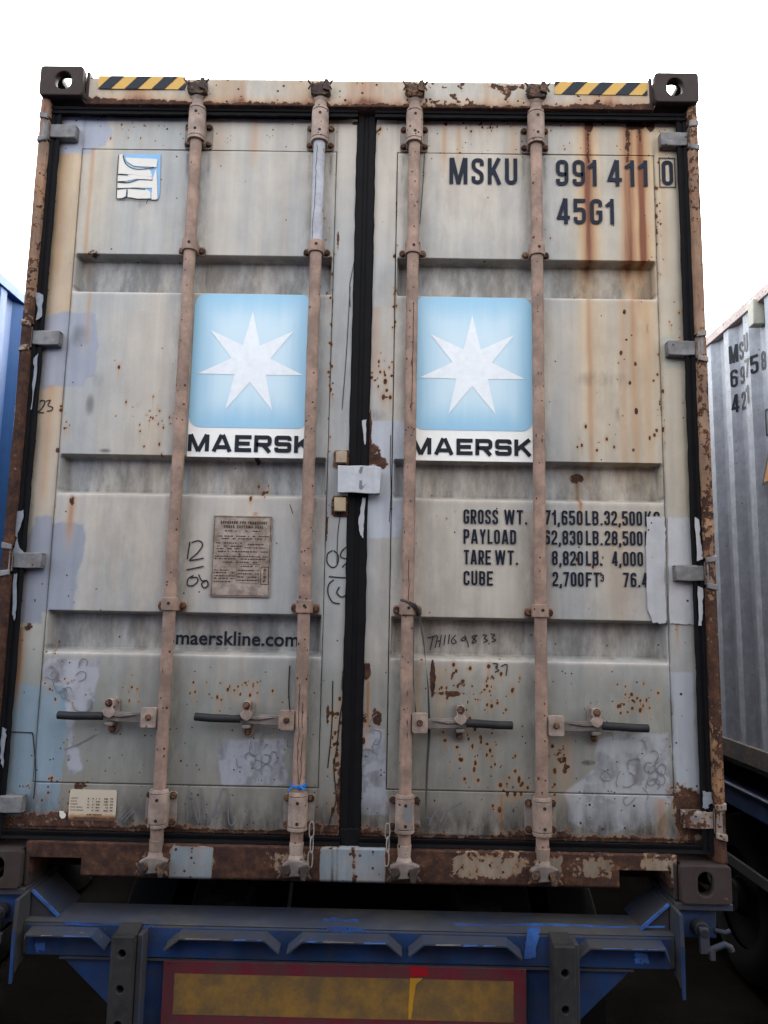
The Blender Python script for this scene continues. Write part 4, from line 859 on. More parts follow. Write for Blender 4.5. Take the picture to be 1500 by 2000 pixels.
# loose cracks in the paint of two bars
# ---- hinges
for s in (-1, 1):
    for k, z in enumerate((2.662, 1.857, 1.057, .250)):
        if s > 0: z -= .003
        m = M['hingerust'] if (s > 0 and k == 3) else M['hinge']
        hb = MB(); xo = s * 1.212; xi = s * 1.088; yf = .040
        def bx(a, b, *r): hb.box(min(a, b), max(a, b), *r)
        # folded blade: channel with a flat face and returned lips
        hb.prism([(xi, z - .026), (xi, z + .027), (xi + s * .055, z + .024), (s * 1.185, z + .026), (s * 1.185, z - .026), (xi + s * .055, z - .028)], 'y', yf, yf + .008)
        bx(xi, s * 1.165, yf + .002, DY - .001, z + .0205, z + .0275); bx(xi, s * 1.165, yf + .002, DY - .001, z - .0275, z - .0205); bx(xi, xi + s * .006, yf + .003, DY - .001, z - .020, z + .020)
        h = hb.build('hinge', m, box_, bevel=.003)
        mb = MB(); mb.prism(oval(s * 1.125, z + .006, .017, .008), 'y', yf - .0005, yf + .0001); mb.build('hinge_dimple', M['hinge'], h)
        mb = MB(); mb.tube((s * 1.201, .038, z - .040), (s * 1.201, .038, z + .040), .0155, n=18); mb.build('hinge_pin', m, h, bevel=.002)
        mb = MB(); mb.prism([(s * 1.186, z + .034), (s * 1.219, z + .038), (s * 1.2195, z + .060), (s * 1.186, z + .052)], 'y', .016, .06); mb.build('hinge_lug', M['hingerust'] if k % 2 else M['hinge'], h, bevel=.003); mb = MB(); mb.prism([(s * 1.186, z - .034), (s * 1.219, z - .038), (s * 1.2195, z - .060), (s * 1.186, z - .052)], 'y', .016, .06); mb.build('hinge_lug', M['hingerust'] if k % 2 else M['hinge'], h, bevel=.003)
# ---- lock plate bridging the two doors, with its two blocks
x0, z1 = at(660, 909, .035); x1, z0 = at(743, 965, .035)
lk = MB(); lk.prism([(x0, z1), (x0 + .04, z1 - .001), (x0 + .08, z1 + .001), (x1 - .01, z1 - .002), (x1, z1 - .004), (x1 - .001, z0 + .002), (x1 - .03, z0 + .0), (x0 + .05, z0 + .004), (x0 + .002, z0 + .002)], 'y', .032, .040)
lk.box(x1 - .008, x1 - .001, .041, DY - .001, z0 + .006, z1 - .008); lk.box(x0 + .004, x0 + .010, .041, DY - .001, z0 + .006, z1 - .006)
lkp = lk.build('lock_cover_plate', M['lock'], DR, bevel=.002)
thin_slab('paint_dab', rough_poly([at(*p, .032) for p in [(702, 938), (707, 938), (708, 950), (714, 945), (706, 957), (701, 954)]], .0008, 3, 4), DECALGREY, DR, .0318, .0006)
thin_slab('paint_dab', rough_poly([at(*p, .032) for p in [(704, 912), (709, 911), (707, 922), (703, 926), (701, 922)]], .0008, 3, 5), DECALGREY, DR, .0318, .0006)
for pa_, pb_ in (((656, 881), (677, 904)), ((653, 971), (675, 999))):
    x0, z1 = at(*pa_, .05); x1, z0 = at(*pb_, .05)
    MB().box(x0, x1, .048, DY - .001, z0, z1).build('lock_block', M['tan'], DL, bevel=.003)
    thin_slab('rust_weld_bead', rough_poly(rrect(x0 - .010, z0 - .014, x1 + .014, z1 + .008, .012, 3), .003, 2, int(pa_[1])), M['bolt'], DL, DY - .002, .0022)
# ---- marker scrawls and cracks
mb = MB()
for pts in ([(371, 1058), (366, 1092)], [(374, 1060), (388, 1056), (396, 1064), (386, 1080), (371, 1094), (398, 1090)], [(365, 1113), (398, 1106)], [(378, 1124), (368, 1130), (366, 1142), (376, 1144), (386, 1136), (384, 1128), (372, 1128)], [(388, 1122), (394, 1134), (404, 1134), (406, 1144), (398, 1148), (394, 1140), (402, 1134)],
            [(78, 785), (82, 782), (88, 785), (82, 798), (74, 805), (86, 806)], [(90, 784), (98, 782), (94, 792), (103, 796), (100, 802), (92, 803)]): scrawl(mb, pts, .0036)
mb.build('marker_scrawl', PEN, DL, smooth=False)
mb = MB()
for pts in ([(650, 1075), (640, 1082), (639, 1098), (648, 1108), (658, 1104), (661, 1086), (652, 1075)], [(680, 1066), (668, 1076), (666, 1088), (680, 1094), (668, 1108)], [(642, 1126), (664, 1128), (678, 1128)], [(652, 1132), (642, 1142), (641, 1160), (650, 1176), (664, 1179)], [(663, 1146), (658, 1158), (668, 1166), (678, 1158), (679, 1140)]): scrawl(mb, pts, .0036)
mb.build('marker_scrawl', PEN, DL, smooth=False)
mb = MB()
for pts in ([(835, 1246), (854, 1241)], [(846, 1243), (840, 1270)], [(855, 1242), (850, 1265)], [(862, 1240), (858, 1264)], [(852, 1253), (861, 1251)], [(870, 1240), (867, 1260)], [(878, 1239), (875, 1258)], [(890, 1240), (882, 1250), (884, 1257), (891, 1254), (886, 1248)], [(906, 1244), (900, 1250), (908, 1250), (908, 1242), (914, 1258), (914, 1264)], [(930, 1240), (922, 1244), (930, 1252), (922, 1256), (926, 1248), (932, 1240)], [(942, 1240), (950, 1241), (946, 1247), (952, 1251), (944, 1255)], [(958, 1238), (966, 1240), (961, 1246), (968, 1250), (960, 1254)]): scrawl(mb, pts, .0030, RD - .001)
for pts in ([(962, 1296), (972, 1297), (968, 1304), (974, 1309), (966, 1313)], [(978, 1302), (990, 1298), (988, 1320)]): scrawl(mb, pts, .003)
mb.build('marker_scrawl', PEN, DR, smooth=False)
mb = MB()
for pts in ([(366, 1602), (369, 1542), (388, 1606), (392, 1540), (400, 1600)], [(404, 1602), (416, 1590), (428, 1556)], [(430, 1570), (430, 1550), (440, 1540), (446, 1560), (446, 1600), (452, 1612), (462, 1600)], [(405, 1608), (430, 1580), (418, 1612)], [(236, 1602), (258, 1580)], [(242, 1606), (262, 1582)], [(232, 1598), (248, 1580)], [(125, 1464), (155, 1452), (188, 1434)],
            [(142, 1375), (147, 1386), (162, 1390), (176, 1384), (179, 1366)]): scrawl(mb, pts, .0026)
R3 = random.Random(3)
def squiggles(mb, cx, cy, sx, sy, n, wd=.0022):
    for _ in range(n):
        x, y_ = R3.gauss(cx, sx * .45), R3.gauss(cy, sy * .45); a = R3.uniform(0, 6.28); pts = []
        sg = R3.choice((-1, 1))
        for k in range(R3.randint(4, 8)): pts.append((x, y_)); a += sg * R3.uniform(.1, 1.3); x += math.cos(a) * 7; y_ += math.sin(a) * 9
        scrawl(mb, pts, wd)
squiggles(mb, 125, 1318, 55, 45, 8); squiggles(mb, 495, 1490, 70, 50, 9)
tag(mb.build('scratched_scrawl', SCR, DL, smooth=False), kind='stuff')
mb = MB(); squiggles(mb, 1225, 1500, 100, 90, 14); squiggles(mb, 725, 1460, 22, 60, 7); squiggles(mb, 1290, 1520, 16, 30, 4)
for pts in ([(838, 1612), (846, 1592), (858, 1580)], [(860, 1606), (874, 1582), (902, 1566)], [(832, 1596), (840, 1598)]): scrawl(mb, pts, .003)
tag(mb.build('scratched_scrawl', SCR, DR, smooth=False), kind='stuff')
for pts in ([(694, 500), (686, 540), (683, 560), (684, 600)], [(690, 620), (688, 700), (686, 760)], [(684, 560), (676, 700), (668, 800)], [(666, 1000), (660, 1040), (658, 1100)], [(672, 1300), (668, 1340), (671, 1360), (664, 1400), (658, 1460), (652, 1500), (657, 1560), (648, 1590), (640, 1620)], [(678, 1210), (672, 1250), (674, 1290)], [(566, 1300), (564, 1350), (567, 1400)], [(566, 985), (572, 1003)], [(650, 1330), (648, 1420), (640, 1500)]): mb = MB(); scrawl(mb, pts, .0020 if pts[0][1] < 1290 else .0034); mb.build('paint_crack', CRACK, DL, smooth=False)
for pts in ([(829, 300), (826, 360), (820, 437)], [(763, 850), (762, 900), (764, 960), (760, 1020)], [(715, 700), (717, 760), (712, 830)], [(806, 1420), (803, 1500), (804, 1560)]): mb = MB(); scrawl(mb, pts, .0020); mb.build('paint_crack', CRACK, DR, smooth=False)
# horizontal seam low on the hinge stile of the left-hand door
mb = MB(); scrawl(mb, [(14, 1429), (40, 1430), (64, 1431)], .003); scrawl(mb, [(64, 1431), (70, 1500), (66, 1560)], .003); mb.build('weld_seam', CRACK, DL, smooth=False)
# cracked film on bars
def barline(pts, x, parent, r=.0216, wd=.0022):
    mb = MB(); vs = []; n = len(pts)
    for k, (u, z) in enumerate(pts):
        for q in (-1, 1):
            t = u + q * wd / r / 2; vs.append((x + math.sin(t) * r * 1.004, RY - math.cos(t) * r * 1.004, z))
    mb.add(vs, [(2 * k, 2 * k + 1, 2 * k + 3, 2 * k + 2) for k in range(n - 1)]); mb.build('paint_crack', CRACK, parent, smooth=False)
bars = [o for o in box_.children if o.name.startswith('locking_bar')]
R4 = random.Random(8)
def wig(z1, z0, u, n=22, a=.12): 
    out = []; v = u
    for k in range(n): v += R4.uniform(-a, a); out.append((v, z1 + (z0 - z1) * k / (n - 1)))
    return out
barline(wig(2.60, 2.22, -.25), RX[1], bars[1], .0222); barline(wig(.66, .34, -.2), RX[1], bars[1]); barline(wig(.60, .33, .35), RX[1], bars[1]); barline(wig(1.08, .93, .1, 8), RX[2], bars[2]); barline(wig(2.0, 1.6, .2, 10, .05), RX[2], bars[2])
mb = MB()
for _ in range(14):
    k = R4.choice((2, 2, 2, 3, 0)); z = R4.uniform(.4, 2.1); u = R4.uniform(-.8, .8); l = R4.uniform(.006, .02); c = .1
    vs = [(RX[k] + math.sin(u + a) * .0222, RY - math.cos(u + a) * .0222, z + b) for a, b in ((-c, 0), (0, -l), (c, 0), (0, l))]; mb.add(vs, [(0, 1, 2, 3)])
mb.build('rust_chip', M['bolt'], bars[2], smooth=False)
o = MB(); yb = RY - .0330; x, z = RX[2], .25
vs = [(x + math.sin(t) * .0322, RY - math.cos(t) * .0322, z + zz_) for t in np.linspace(-.05, .75, 7) for zz_ in (-.022 - .004 * math.sin(t * 30), .030 + .004 * math.cos(t * 9))]
o.add(vs, [(2 * k, 2 * k + 1, 2 * k + 3, 2 * k + 2) for k in range(6)]); o.build('grey_paint_dab', DECALGREY, bars[2])

# ================================================================== things hanging on the doors
x0, z0 = at(800, 1172, .01)
sp = MB()
def band(pts, wd, y_, mb):
    P = [Vector((at(*p, y_)[0], 0, at(*p, y_)[1])) for p in pts]; vs = []
    for k, p in enumerate(P):
        for q in (-1, 1):
            for r in (0, 1): vs.append((p.x + q * wd / 2 * math.cos(k * .5), y_ + r * .0015 + q * wd * .3 * math.sin(k * .5), p.z))
    fs = []
    for k in range(len(P) - 1):
        a = 4 * k; b = a + 4; fs += [(a, a + 2, b + 2, b), (a + 1, b + 1, b + 3, a + 3), (a, b, b + 1, a + 1), (a + 2, a + 3, b + 3, b + 2)]
    mb.add(vs, fs)
band([(818, 1190), (822, 1220), (828, 1260), (832, 1300), (836, 1340), (838, 1395), (838, 1440), (834, 1500), (832, 1560), (832, 1594), (840, 1598)], .009, .055, sp)
band([(806, 1205), (806, 1260), (806, 1320), (810, 1360), (812, 1398)], .011, .060, sp)
sp.path([(RX[2] - .024, .018, z0), (RX[2] - .008, .009, z0 - .004), (RX[2] + .012, .008, z0 - .016), (RX[2] + .030, .016, z0 - .030), (RX[2] + .044, .04, z0 - .044), (RX[2] + .034, .055, z0 - .05)], .0045, 8)
sp.path([(RX[2] + .004, .008, z0 - .006), (RX[2] + .026, .008, z0 - .016), (RX[2] + .036, .012, z0 - .030), (RX[2] + .040, .022, z0 - .046)], .004, 8)
tag(sp.build('plastic_strap', STRAP, None, loc=(RX[2], .03, z0)), label='dark plastic strap knotted round the third door bar and hanging behind its handle', category='strap')
def chain(px, py0, py1, label):
    y_ = -.004 if px > 700 else .008; mb = MB(); (xa, za), (xb, zb) = at(px, py0, y_), at(px, py1, y_); n = 3; L = (za - zb) / n; links = []
    root = empty('seal_chain', (xa, y_, za), label=label, category='chain', group='short chains by the bar feet')
    for k in range(n):
        c = Vector((-.0 + .002 * math.sin(k * 2), 0, -(k + .5) * L)); hl = L * .58; hw = .0075 if k % 2 == 0 else .004; pts = []
        for i in range(16):
            a = 2 * math.pi * i / 16; px_, pz_ = math.copysign(abs(math.cos(a)) ** .7, math.cos(a)) * hw, math.sin(a) * hl
            pts.append(c + (Vector((px_, 0, pz_)) if k % 2 == 0 else Vector((px_, math.cos(a) * .007, pz_))))
        MB().path(pts, .0021, 6, True).build('chain_link', M['steel'], root)
chain(609, 1607, 1693, 'short rusty chain hanging just right of the second bar, left of the centre gap')
chain(757, 1610, 1690, 'short chain hanging just left of the third bar, right of the centre gap')
z = at(578, 1540, .01)[1]; mb = MB()
for k in range(3): mb.path([(RX[1] + math.cos(a) * .0245, RY + math.sin(a) * .0245, z + k * .004 + .003 * math.sin(a * 2 + k)) for a in [2 * math.pi * i / 20 for i in range(20)]], .0022, 6, True)
mb.path([(RX[1] - .018, .018, z + .004), (RX[1] - .030, .012, z - .002), (RX[1] - .024, .010, z - .010)], .002, 6); mb.path([(RX[1] + .012, .012, z + .006), (RX[1] + .022, .006, z - .004), (RX[1] - .0, .008, z + .010)], .002, 6)
tag(mb.build('blue_twine', TWINE, None, loc=(RX[1], RY, z)), label='scrap of bright blue twine tied round the foot of the second bar', category='twine')

# ================================================================== trailer under the container
tr = empty('container_trailer', (0, 0, G0), label='dirty blue container trailer with a red and amber rear board, carrying the rusty grey container', category='trailer')
def T(mb, name, mat, parent=tr, **k):
    o = mb.build(name, mat, parent, **k); 
    if parent is tr: o.location = (0, 0, -G0)
    return o
ZT = -.094
b_ = MB(); b_.box(-1.03, 1.03, -.012, .154, -.19, ZT); beam = T(b_, 'rear_crossbeam', M['dusty'], bevel=.006)
MB().box(-1.028, 1.028, -.010, .155, ZT + .0005, ZT + .004).build('beam_top_plate', wear('lit_dusty_plate', (.075, .074, .074), rust=.02, grime=.6, rough=.8, col2=(.030, .042, .075), rdark=.6), beam, bevel=.001)  # dusty top plate, coloured paler for the light falling on it
MB().box(-1.01, 1.01, -.015, -.0125, -.186, -.100).build('beam_face_plate', M['trailer'], beam)
def hood(pa_, pb_, l, r, mat):
    (xa, za), (xb, _) = at(pa_, 1822, -.04), at(pb_, 1822, -.04); z = -.110; mb = MB(); k = .045
    prof = [(xa - k * l, z - .036), (xa, z), (xb, z), (xb + k * r, z - .036)]; n = 4
    if not l: prof[0] = (xa - .003, z - .012)
    if not r: prof[3] = (xb + .012, z - .036)
    t = .007; inner = [(prof[0][0] + .003, prof[0][1] - t), (prof[1][0] + .004, z - t), (prof[2][0] - .004, z - t), (prof[3][0] - .003, prof[3][1] - t)]
    fr = -.062
    vs = [(x, fr, zz_) for x, zz_ in prof] + [(x, -.0155, zz_ + .008) for x, zz_ in prof] + [(x, fr, zz_) for x, zz_ in inner] + [(x, -.0155, zz_ + .002) for x, zz_ in inner]
    fs = [(i, i + 1, i + 5, i + 4) for i in range(3)] + [(8 + i, 12 + i, 13 + i, 9 + i) for i in range(3)] + [(i, 8 + i, 9 + i, i + 1) for i in range(3)] + [(0, 4, 12, 8), (3, 11, 15, 7)]
    mb.add(vs, fs); hd_ = mb.build('step_hood', mat, beam, bevel=.0015)
    Rh = random.Random(int(pa_)); e = [xa + .01]
    while e[-1] < xb - .05:
        l = Rh.uniform(.03, .12); a = e[-1] + Rh.uniform(.005, .04); b = min(a + l, xb - .006); h_ = Rh.uniform(.002, .005)
        if b > a + .01: thin_slab('rubbed_edge', rough_poly([(a, z - .0005 - h_), (b, z - .0005 - h_ * .5), (b - .004, z - .0005), (a + .005, z - .0005)], .0006, 4, int(a * 1000) % 97), M['trailerbright'] if Rh.random() < .6 else M['steel'], hd_, fr - .0003, .0008)
        e.append(b)
    return hd_
hood(55, 185, 0, 1, M['dusty']); hood(352, 520, 1, 1, M['dusty']); hood(590, 758, 1, 1, M['dusty']); hood(826, 990, 1, 1, M['dusty']); hood(1148, 1296, 1, 0, M['dusty'])
for pts, y_ in (([(130, 1806), (300, 1812), (300, 1808), (120, 1800)], -.014), ([(633, 1793), (700, 1796), (698, 1801), (634, 1799)], -.0168), ([(638, 1812), (655, 1808), (700, 1812), (720, 1820), (680, 1821), (640, 1818)], -.064), ([(890, 1803), (1300, 1808), (1296, 1812), (890, 1807)], -.0168), ([(1030, 1812), (1055, 1812), (1045, 1872), (1023, 1872)], -.0168), ([(1240, 1860), (1262, 1862), (1268, 1882), (1240, 1882)], -.0168), ([(70, 1842), (88, 1840), (90, 1856), (70, 1858)], -.0168)):
    thin_slab('bright_paint_patch', rough_poly([at(*p, y_) for p in pts], .0035, 8, int(pts[0][0])), M['trailerworn'], beam, y_, .0012)
# lower plate carrying the reflector board
pp = [at(*p, .0) for p in ((128, 1866), (1215, 1886), (1133, 1972), (1125, 2060), (205, 2040), (208, 1945))]
zb_ = -.60; lowp = [(-.905, -.192), (.895, -.192), (.70, -.37), (.70, zb_), (-.73, zb_), (-.73, -.345)]
T(MB().prism(lowp, 'y', -.004, .004), 'rear_plate', M['trailer'])
T(MB().box(-.905, .895, -.018, -.006, -.196, -.1905), 'plate_top_flange', M['dusty'])
bx0 = at(316, 1950, -.02)[0]; bx1 = at(1028, 1950, -.02)[0]; zt = at(316, 1876, -.02)[1]; zb2 = zt - .205
bd = T(MB().prism(rrect(bx0, zb2, bx1, zt, .004), 'y', -.022, -.008), 'rear_marking_board', M['board_red'], bevel=.001)
ya = -.0222; iy0 = at(341, 1901, ya); iy1 = at(1003, 1915, ya); zi0 = at(700, 1987, ya)[1]
MB().box(iy0[0], iy1[0], ya - .001, ya, zi0 - .004, iy0[1]).build('amber_panel', M['board_yellow'], bd)
thin_slab('clean_red_patch', rough_poly([at(*p, ya) for p in [(801, 1887), (836, 1888), (838, 1905), (820, 1907), (801, 1908)]], .001, 3, 3), M['brightred'], bd, ya - .0002, .001)
thin_slab('clean_amber_streak', rough_poly([at(*p, ya) for p in [(801, 1910), (826, 1910), (813, 1922), (808, 1950), (803, 1990), (797, 1990), (799, 1950)]], .001, 4, 3), M['brightyellow'], bd, ya - .0012, .001)
for bx in (at(331, 1881, ya), at(1019, 1896, ya)): MB().tube((bx[0], ya - .001, bx[1]), (bx[0], ya + .001, bx[1]), .003, n=8).build('board_screw', M['grip'], bd)
# rubber buffers with bolt holes
for pl, pr, pt in ((213, 258, 1818), (1083, 1125, 1838)):
    y_ = -.105; x0 = at(pl, 1900, y_)[0]; x1 = at(pr, 1900, y_)[0]; zt = at((pl + pr) / 2, pt + 12, y_)[1]; xc = (x0 + x1) / 2
    holes = [oval(xc, at(0, q, y_)[1], .0115, .0115) for q in ((1858, 1928, 1998) if pl < 700 else (1876, 1947, 2017))]
    me = plate('buffer_face', rrect(x0, -.62, x1, zt, .004), holes, .03, M['rubber'], None, 'y', y_, .003)
    o = link(bpy.data.objects.new('rubber_buffer', me), tr); o.location = (0, 0, -G0)
    MB().prism([(y_ + .0305, -.62), (-.019, -.62), (-.019, zt + .012), (y_ + .0305, zt)], 'x', x0 + .001, x1 - .001).build('buffer_body', M['rubber'], o, bevel=.003)
    MB().box(x1 + .001, x1 + .018, y_ + .03, -.019, -.62, zt - .004).build('buffer_bracket', M['dusty'], o, bevel=.002)
# outer corners: lock boxes, gusset plates, ramps and twist locks
for s in (-1, 1):
    gx = 1.035 * s
    gp = MB(); gp.prism([(-.06, -.105), (-.052, -.012), (.16, -.003), (.16, -.19), (-.02, -.215), (-.045, -.23)], 'x', gx - .006, gx + .006); T(gp, 'gusset_plate', M['dusty'], bevel=.002)
    sp_ = MB(); sp_.prism([(-.062, -.10), (-.055, -.10), (-.050, -.245), (-.058, -.255)], 'x', gx - .005, gx + .005); T(sp_, 'gusset_edge', M['trailer'])
    rp = MB(); a, b = (s * .935, s * 1.028)
    rp.prism([(a, ZT + .001), (b, ZT + .001), (b, -.012)], 'y', .03, .22); T(rp, 'guide_ramp', M['dusty'], bevel=.003)
    T(MB().prism([(a, ZT + .004), (a - s * .004, ZT + .012), (b - s * .006, -.006), (b, -.012)], 'y', .022, .0295), 'guide_ramp_edge', M['trailerworn'])
    x0, x1 = sorted((s * 1.042, s * 1.225)); T(MB().box(x0, x1, .012, .26, -.022, -.0005), 'lock_shelf', M['dusty'], bevel=.003)
    x0, x1 = sorted((s * 1.043, s * 1.178)); T(MB().box(x0, x1, .03, .24, -.112, -.0225), 'lock_box', M['trailer'], bevel=.006)
    tw = MB(); cx = s * 1.115; tw.tube((cx, .028, -.072), (cx, -.012, -.072), .024, n=20); tw.tube((cx, -.012, -.075), (cx, -.030, -.075), .015, n=16)
    t_ = T(tw, 'twist_lock', M['grip'], bevel=.003)
    hn = MB(); hn.prism([(cx - .014, -.06), (cx + .014, -.06), (cx + .016, -.135), (cx - .014, -.135)], 'y', -.029, -.0125); hn.path([(cx + .006, -.02, -.128), (cx + s * .03, -.026, -.118), (cx + s * .06, -.03, -.104), (cx + s * .078, -.03, -.112), (cx + s * .082, -.03, -.124)], .010, 8); hn.box(cx + .014, cx + .03, -.034, -.015, -.152, -.122); hn.build('lock_handle', M['dusty'], t_, bevel=.002)
    T(MB().path([(s * 1.17, .03, -.085), (s * 1.20, .02, -.088), (s * 1.215, .02, -.082)], .007, 8), 'lock_pin', M['dusty'])
for x in (-.45, .45): T(MB().box(x - .07, x + .07, .10, 11.5, -.50, -.112).box(x - .008, x + .008, .005, .0995, -.58, -.192), 'chassis_rail', M['underside'])
for k in range(6): T(MB().box(-1.1, 1.1, 1.5 + k * 1.9, 1.6 + k * 1.9, -.16, -.030), 'chassis_crossmember', M['underside'])
TYRE = flat('tyre_rubber', (.003, .003, .0032), .85, .3)
def wheels(parent, xc, ys, dz=0, hw=1.0):
    for y_ in ys:
        parent_ax = MB().tube((xc - hw, y_, G0 + .51), (xc + hw, y_, G0 + .51), .06, n=12).build('axle', M['underside'], parent); parent_ax.location = -Vector(parent.location)
        for s in (-1, 1):
            for q in (0, 1):
                x = xc + s * (hw - q * .31); mb = MB(); prof = [(-.12, .30), (-.13, .44), (-.105, .495), (0, .505), (.105, .495), (.13, .44), (.12, .30)]; n = 32; vs = []
                for dx, r in prof: vs += [(x + dx, y_ + math.cos(2 * math.pi * i / n) * r, G0 + .505 + math.sin(2 * math.pi * i / n) * r) for i in range(n)]
                mb.add(vs, [(j * n + i, j * n + (i + 1) % n, (j + 1) * n + (i + 1) % n, (j + 1) * n + i) for j in range(6) for i in range(n)])
                w_ = mb.build('tyre', TYRE, parent); w_.location = -Vector(parent.location)
                rm = MB(); rm.tube((x - .10, y_, G0 + .505), (x + .10, y_, G0 + .505), .30, .30, n=24); rm.tube((x + s * .10, y_, G0 + .505), (x + s * .16, y_, G0 + .505), .12, .09, n=16); rm.build('rim', TYRE, w_)
wheels(tr, 0, (1.6, 2.95, 4.3))

# ================================================================== neighbouring containers on their trailers
def neighbour(name, xface, s, wall, rail, y0, label, n0=.03):
    """container whose long side at x=xface faces s (towards us)"""
    r = empty(name, (xface - s * 1.219, y0, 0), label=label, category='shipping container'); xo = xface - s * 2.438
    def P(mb, nm, mat, **k): o = mb.build(nm, mat, r, **k); o.location = -Vector(r.location); return o
    cw = corrug(y0 + .16, y0 + 12.0, .158, 2.80, xface - s * .012, s, n0=n0); P(cw, 'side_wall', wall, smooth=False)
    x0, x1 = sorted((xface, xface - s * .06)); P(MB().box(x0, x1, y0 + .18, y0 + 12.0, 2.80, 2.865), 'top_side_rail', rail, bevel=.004)
    x0, x1 = sorted((xface, xface - s * .05)); P(MB().box(x0, x1, y0 + .18, y0 + 12.0, .045, .158), 'bottom_side_rail', M['darkrail'], bevel=.004)
    a, b = sorted((xface - s * .061, xo)); P(MB().box(a, b, y0 + .1, y0 + 12.1, 2.84, 2.86), 'roof', rail)
    P(MB().box(a, b, y0 + .03, y0 + 12.1, .1, .15), 'floor', M['underside'])
    a, b = sorted((xface - s * .165, xo + s * .165)); P(MB().box(a, b, y0 + .07, y0 + .10, .12, 2.80), 'door', wall)
    P(MB().box(a, b, y0 + 12.0, y0 + 12.05, .12, 2.80), 'front_wall', wall)
    P(MB().box(min(xo, xo + s * .03), max(xo, xo + s * .03), y0 + .18, y0 + 12.0, .16, 2.84), 'side_wall', wall)
    for xx in (xface, xo):
        q = xface if xx == xface else xo + s * .162
        for yy in (y0, y0 + 12.01):
            a, b = sorted((q, q - s * .162)); P(MB().box(a, b, yy, yy + .178, 0, .118), 'corner_casting', rail, bevel=.01); P(MB().box(a, b, yy, yy + .178, 2.778, 2.896), 'corner_casting', rail, bevel=.01)
            P(MB().box(a + .01, b - .01, yy + .01, yy + .15, .119, 2.777), 'corner_post', wall, bevel=.01)
    return r, cw
def side_pt(px, py, x=2.297):
    d = MR @ Vector(((px - 750) / F, (1000 - py) / F, -1)); t = (x - CP.x) / d.x; return CP.y + d.y * t, CP.z + d.z * t
YS = side_pt(1424.5, 700)[0]                      # where an outer rib of the grey side begins
N0 = (YS - .04) % .278
NG, cwall = neighbour('shipping_container', 2.285, -1, M['greyside'], M['pinkrail'], -.12, 'pale grey corrugated container at the right edge, number painted on its side', n0=N0 if N0 > .01 else N0 + .278)
NB, _ = neighbour('shipping_container', -2.225, 1, M['blueside'], M['blueside'], -.12, 'bright blue corrugated container standing at the left edge')
# unseen containers added behind the camera to dim the lower doors
for xf, wall, lab in ((1.219, M['maroon'], 'unseen dark maroon container added behind the camera to shade the rusty doors'), (-2.06, M['blueside'], 'unseen blue container added behind the camera to shade the doors, left one'), (4.50, M['maroon'], 'unseen dark maroon container added behind the camera to shade the doors, right one')):
    neighbour('shipping_container', xf, 1, wall, wall, -16.1, lab)
# number on the grey side, following the corrugation
prof = cwall.prof
def cor(y): 
    for (a, da), (b, db) in zip(prof, prof[1:]):
        if a <= y <= b: return da + (db - da) * (y - a) / max(b - a, 1e-6)
    return 0
def side_text(items, name, sw=.16):
    mb = MB()
    for tx, ya, yb, z0, z1 in items: strokes(tx, -ya, -yb, z0, z1, lambda u, v, k: (-k, -u, v), s=sw, mb=mb, lift=.0002)
    bm = bmesh.new(); me = bpy.data.meshes.new(name); me.from_pydata(mb.v, [], mb.f); bm.from_mesh(me)
    for y_, _ in prof:
        bmesh.ops.bisect_plane(bm, geom=bm.verts[:] + bm.edges[:] + bm.faces[:], plane_co=(0, y_, 0), plane_no=(0, 1, 0))
    for v in bm.verts: v.co.x = 2.297 + cor(v.co.y) - .003 + v.co.x * 1
    bm.to_mesh(me); bm.free(); me.materials.append(INKCLEAN); o = link(bpy.data.objects.new(name, me), NG); o.location = -Vector(NG.location); return o
ym, zm = side_pt(1434, 669); _, zm0 = side_pt(1434, 705); y6, z6 = side_pt(1437, 716); _, z60 = side_pt(1437, 752); y4, z4 = side_pt(1440, 765); _, z40 = side_pt(1440, 799)
H_ = .118
def letters(txt, z1):
    out = []
    for k, c in enumerate(txt):
        a = YS - .0005 - .0695 * k
        if c != ' ': out.append((c, a, a - (.062 if c in 'MW' else .034 if c == '1' else .054), z1 - H_, z1))
    return out
side_text(letters('MSKU', zm) + letters('69 758', z6) + letters('42G1', z4), 'container_number')
yi, zi = side_pt(1487, 800); side_text([('IC', yi - .01, yi - .16, zi - .13, zi - .02)], 'rail_mark', .2)
mb = MB(); vs, fs = ribbon([(yi + .02, zi - .15), (yi - .40, zi - .15), (yi - .40, zi + .0), (yi + .02, zi + .0)], .012, True); mb.add([(2.2935, v[0], v[1]) for v in vs], fs)
bm = bmesh.new(); me = bpy.data.meshes.new('rail_mark_frame'); me.from_pydata(mb.v, [], mb.f); bm.from_mesh(me)
for y_, _ in prof: bmesh.ops.bisect_plane(bm, geom=bm.verts[:] + bm.edges[:] + bm.faces[:], plane_co=(0, y_, 0), plane_no=(0, 1, 0))
for v in bm.verts: v.co.x = 2.297 + cor(v.co.y) - .003
bm.to_mesh(me); bm.free(); me.materials.append(INKCLEAN); o = link(bpy.data.objects.new('rail_mark_frame', me), NG); o.location = -Vector(NG.location)
y8, z8 = side_pt(1496, 836); side_text([('8', y8, y8 - .05, z8 - .075, z8)], 'rail_mark_digit')
yt, zt = side_pt(1494, 948); wt = MB(); wt.add([(2.293, yt + .03, zt), (2.293, yt - .20, zt), (2.293, yt - .08, zt + .22)], [(0, 1, 2)]); o = wt.build('warning_triangle', INKCLEAN, NG, smooth=False); o.location = -Vector(NG.location)
wt = MB(); wt.add([(2.2915, yt + .0, zt + .018), (2.2915, yt - .17, zt + .018), (2.2915, yt - .083, zt + .18)], [(0, 1, 2)]); o = wt.build('warning_triangle_field', flat('triangle_amber', (.45, .22, .07)), NG, smooth=False); o.location = -Vector(NG.location)
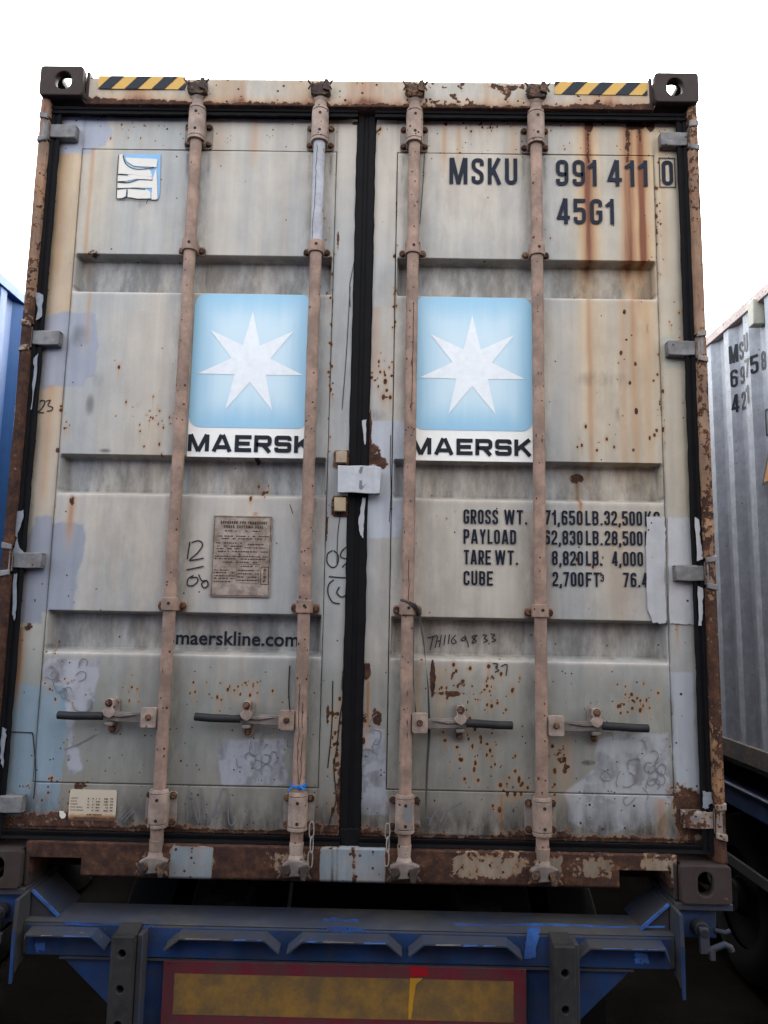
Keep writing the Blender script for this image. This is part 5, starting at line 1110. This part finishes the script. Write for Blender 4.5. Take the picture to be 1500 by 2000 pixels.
yv, zv = side_pt(1478, 605); o = MB().prism([(zv + .02, 2.255), (zv + .02, 2.331), (zv - .12, 2.331), (zv - .10, 2.255)], 'x', 0, 1)
vb = MB(); vb.box(2.262, 2.332, yv - .03, yv + .045, zv - .10, zv + .06); o = vb.build('side_vent', flat('vent_cream', (.38, .38, .33)), NG, bevel=.008); o.location = -Vector(NG.location)
def side_trailer(name, xc, mat, label):
    t = empty(name, (xc, 0, G0), label=label, category='trailer')
    def P(mb, nm, m_, **k): o = mb.build(nm, m_, t, **k); o.location = -Vector(t.location); return o
    s = -1 if xc > 0 else 1
    x0, x1 = sorted((xc + s * 1.215, xc + s * 1.10)); P(MB().box(x0, x1, -.1, 12, -.25, -.128), 'side_beam', mat, bevel=.006)
    x0, x1 = sorted((xc + s * 1.225, xc + s * 1.20)); P(MB().box(x0, x1, -.1, 12, -.1275, -.119), 'side_beam_lip', M['dusty'])
    for x in (-.45, .45): P(MB().box(xc + x - .07, xc + x + .07, .0, 11.8, -.60, -.26), 'chassis_rail', M['underside'])
    for k in range(7): P(MB().box(xc - 1.1, xc + 1.1, .2 + k * 1.9, .3 + k * 1.9, -.118, -.004), 'chassis_crossmember', M['underside'])
    P(MB().box(xc + s * 1.15 - .01, xc + s * 1.15 + .01, 1.2, 7, -.66, -.60), 'side_guard_rail', M['dusty'])
    wheels(t, xc, (1.3, 2.65, 4.0, 7.5)); return t
side_trailer('container_trailer', 3.504, M['trailer'], 'dark trailer with a blue side beam under the grey container at the right edge')
side_trailer('container_trailer', -3.444, M['trailer'], 'dark trailer under the blue container at the left edge')

# ================================================================== ground
gm_, nt_, bb = newmat('dark_yard_dirt'); g = N(nt_)
nt_.links.new(g.ramp(g.noise(.9, 9, .65), [(.3, (.002, .0018, .0016)), (.55, (.0045, .004, .0035)), (.75, (.009, .008, .007))]), bb.inputs['Base Color']); bb.inputs['Roughness'].default_value = .95; bb.inputs['Specular IOR Level'].default_value = 0
bp = g.n('ShaderNodeBump'); bp.inputs['Distance'].default_value = .03; g.ln(g.noise(14, 8, .7), bp.inputs['Height']); g.ln(bp.outputs[0], bb.inputs['Normal'])
gr = MB(); n = 60; ys = np.concatenate([-np.geomspace(500, 4, 20), np.linspace(-3.5, 13, 34), np.geomspace(14, 900, 20)]); xs = np.concatenate([-np.geomspace(700, 6, 16), np.linspace(-5, 5, 24), np.geomspace(6, 700, 16)])
Rg = random.Random(2); vs = [(x, y_, G0 + Rg.uniform(-.02, .0)) for y_ in ys for x in xs]; k = len(xs)
gr.add(vs, [(j * k + i, j * k + i + 1, (j + 1) * k + i + 1, (j + 1) * k + i) for j in range(len(ys) - 1) for i in range(k - 1)])
tag(gr.build('ground', gm_, None), kind='structure')
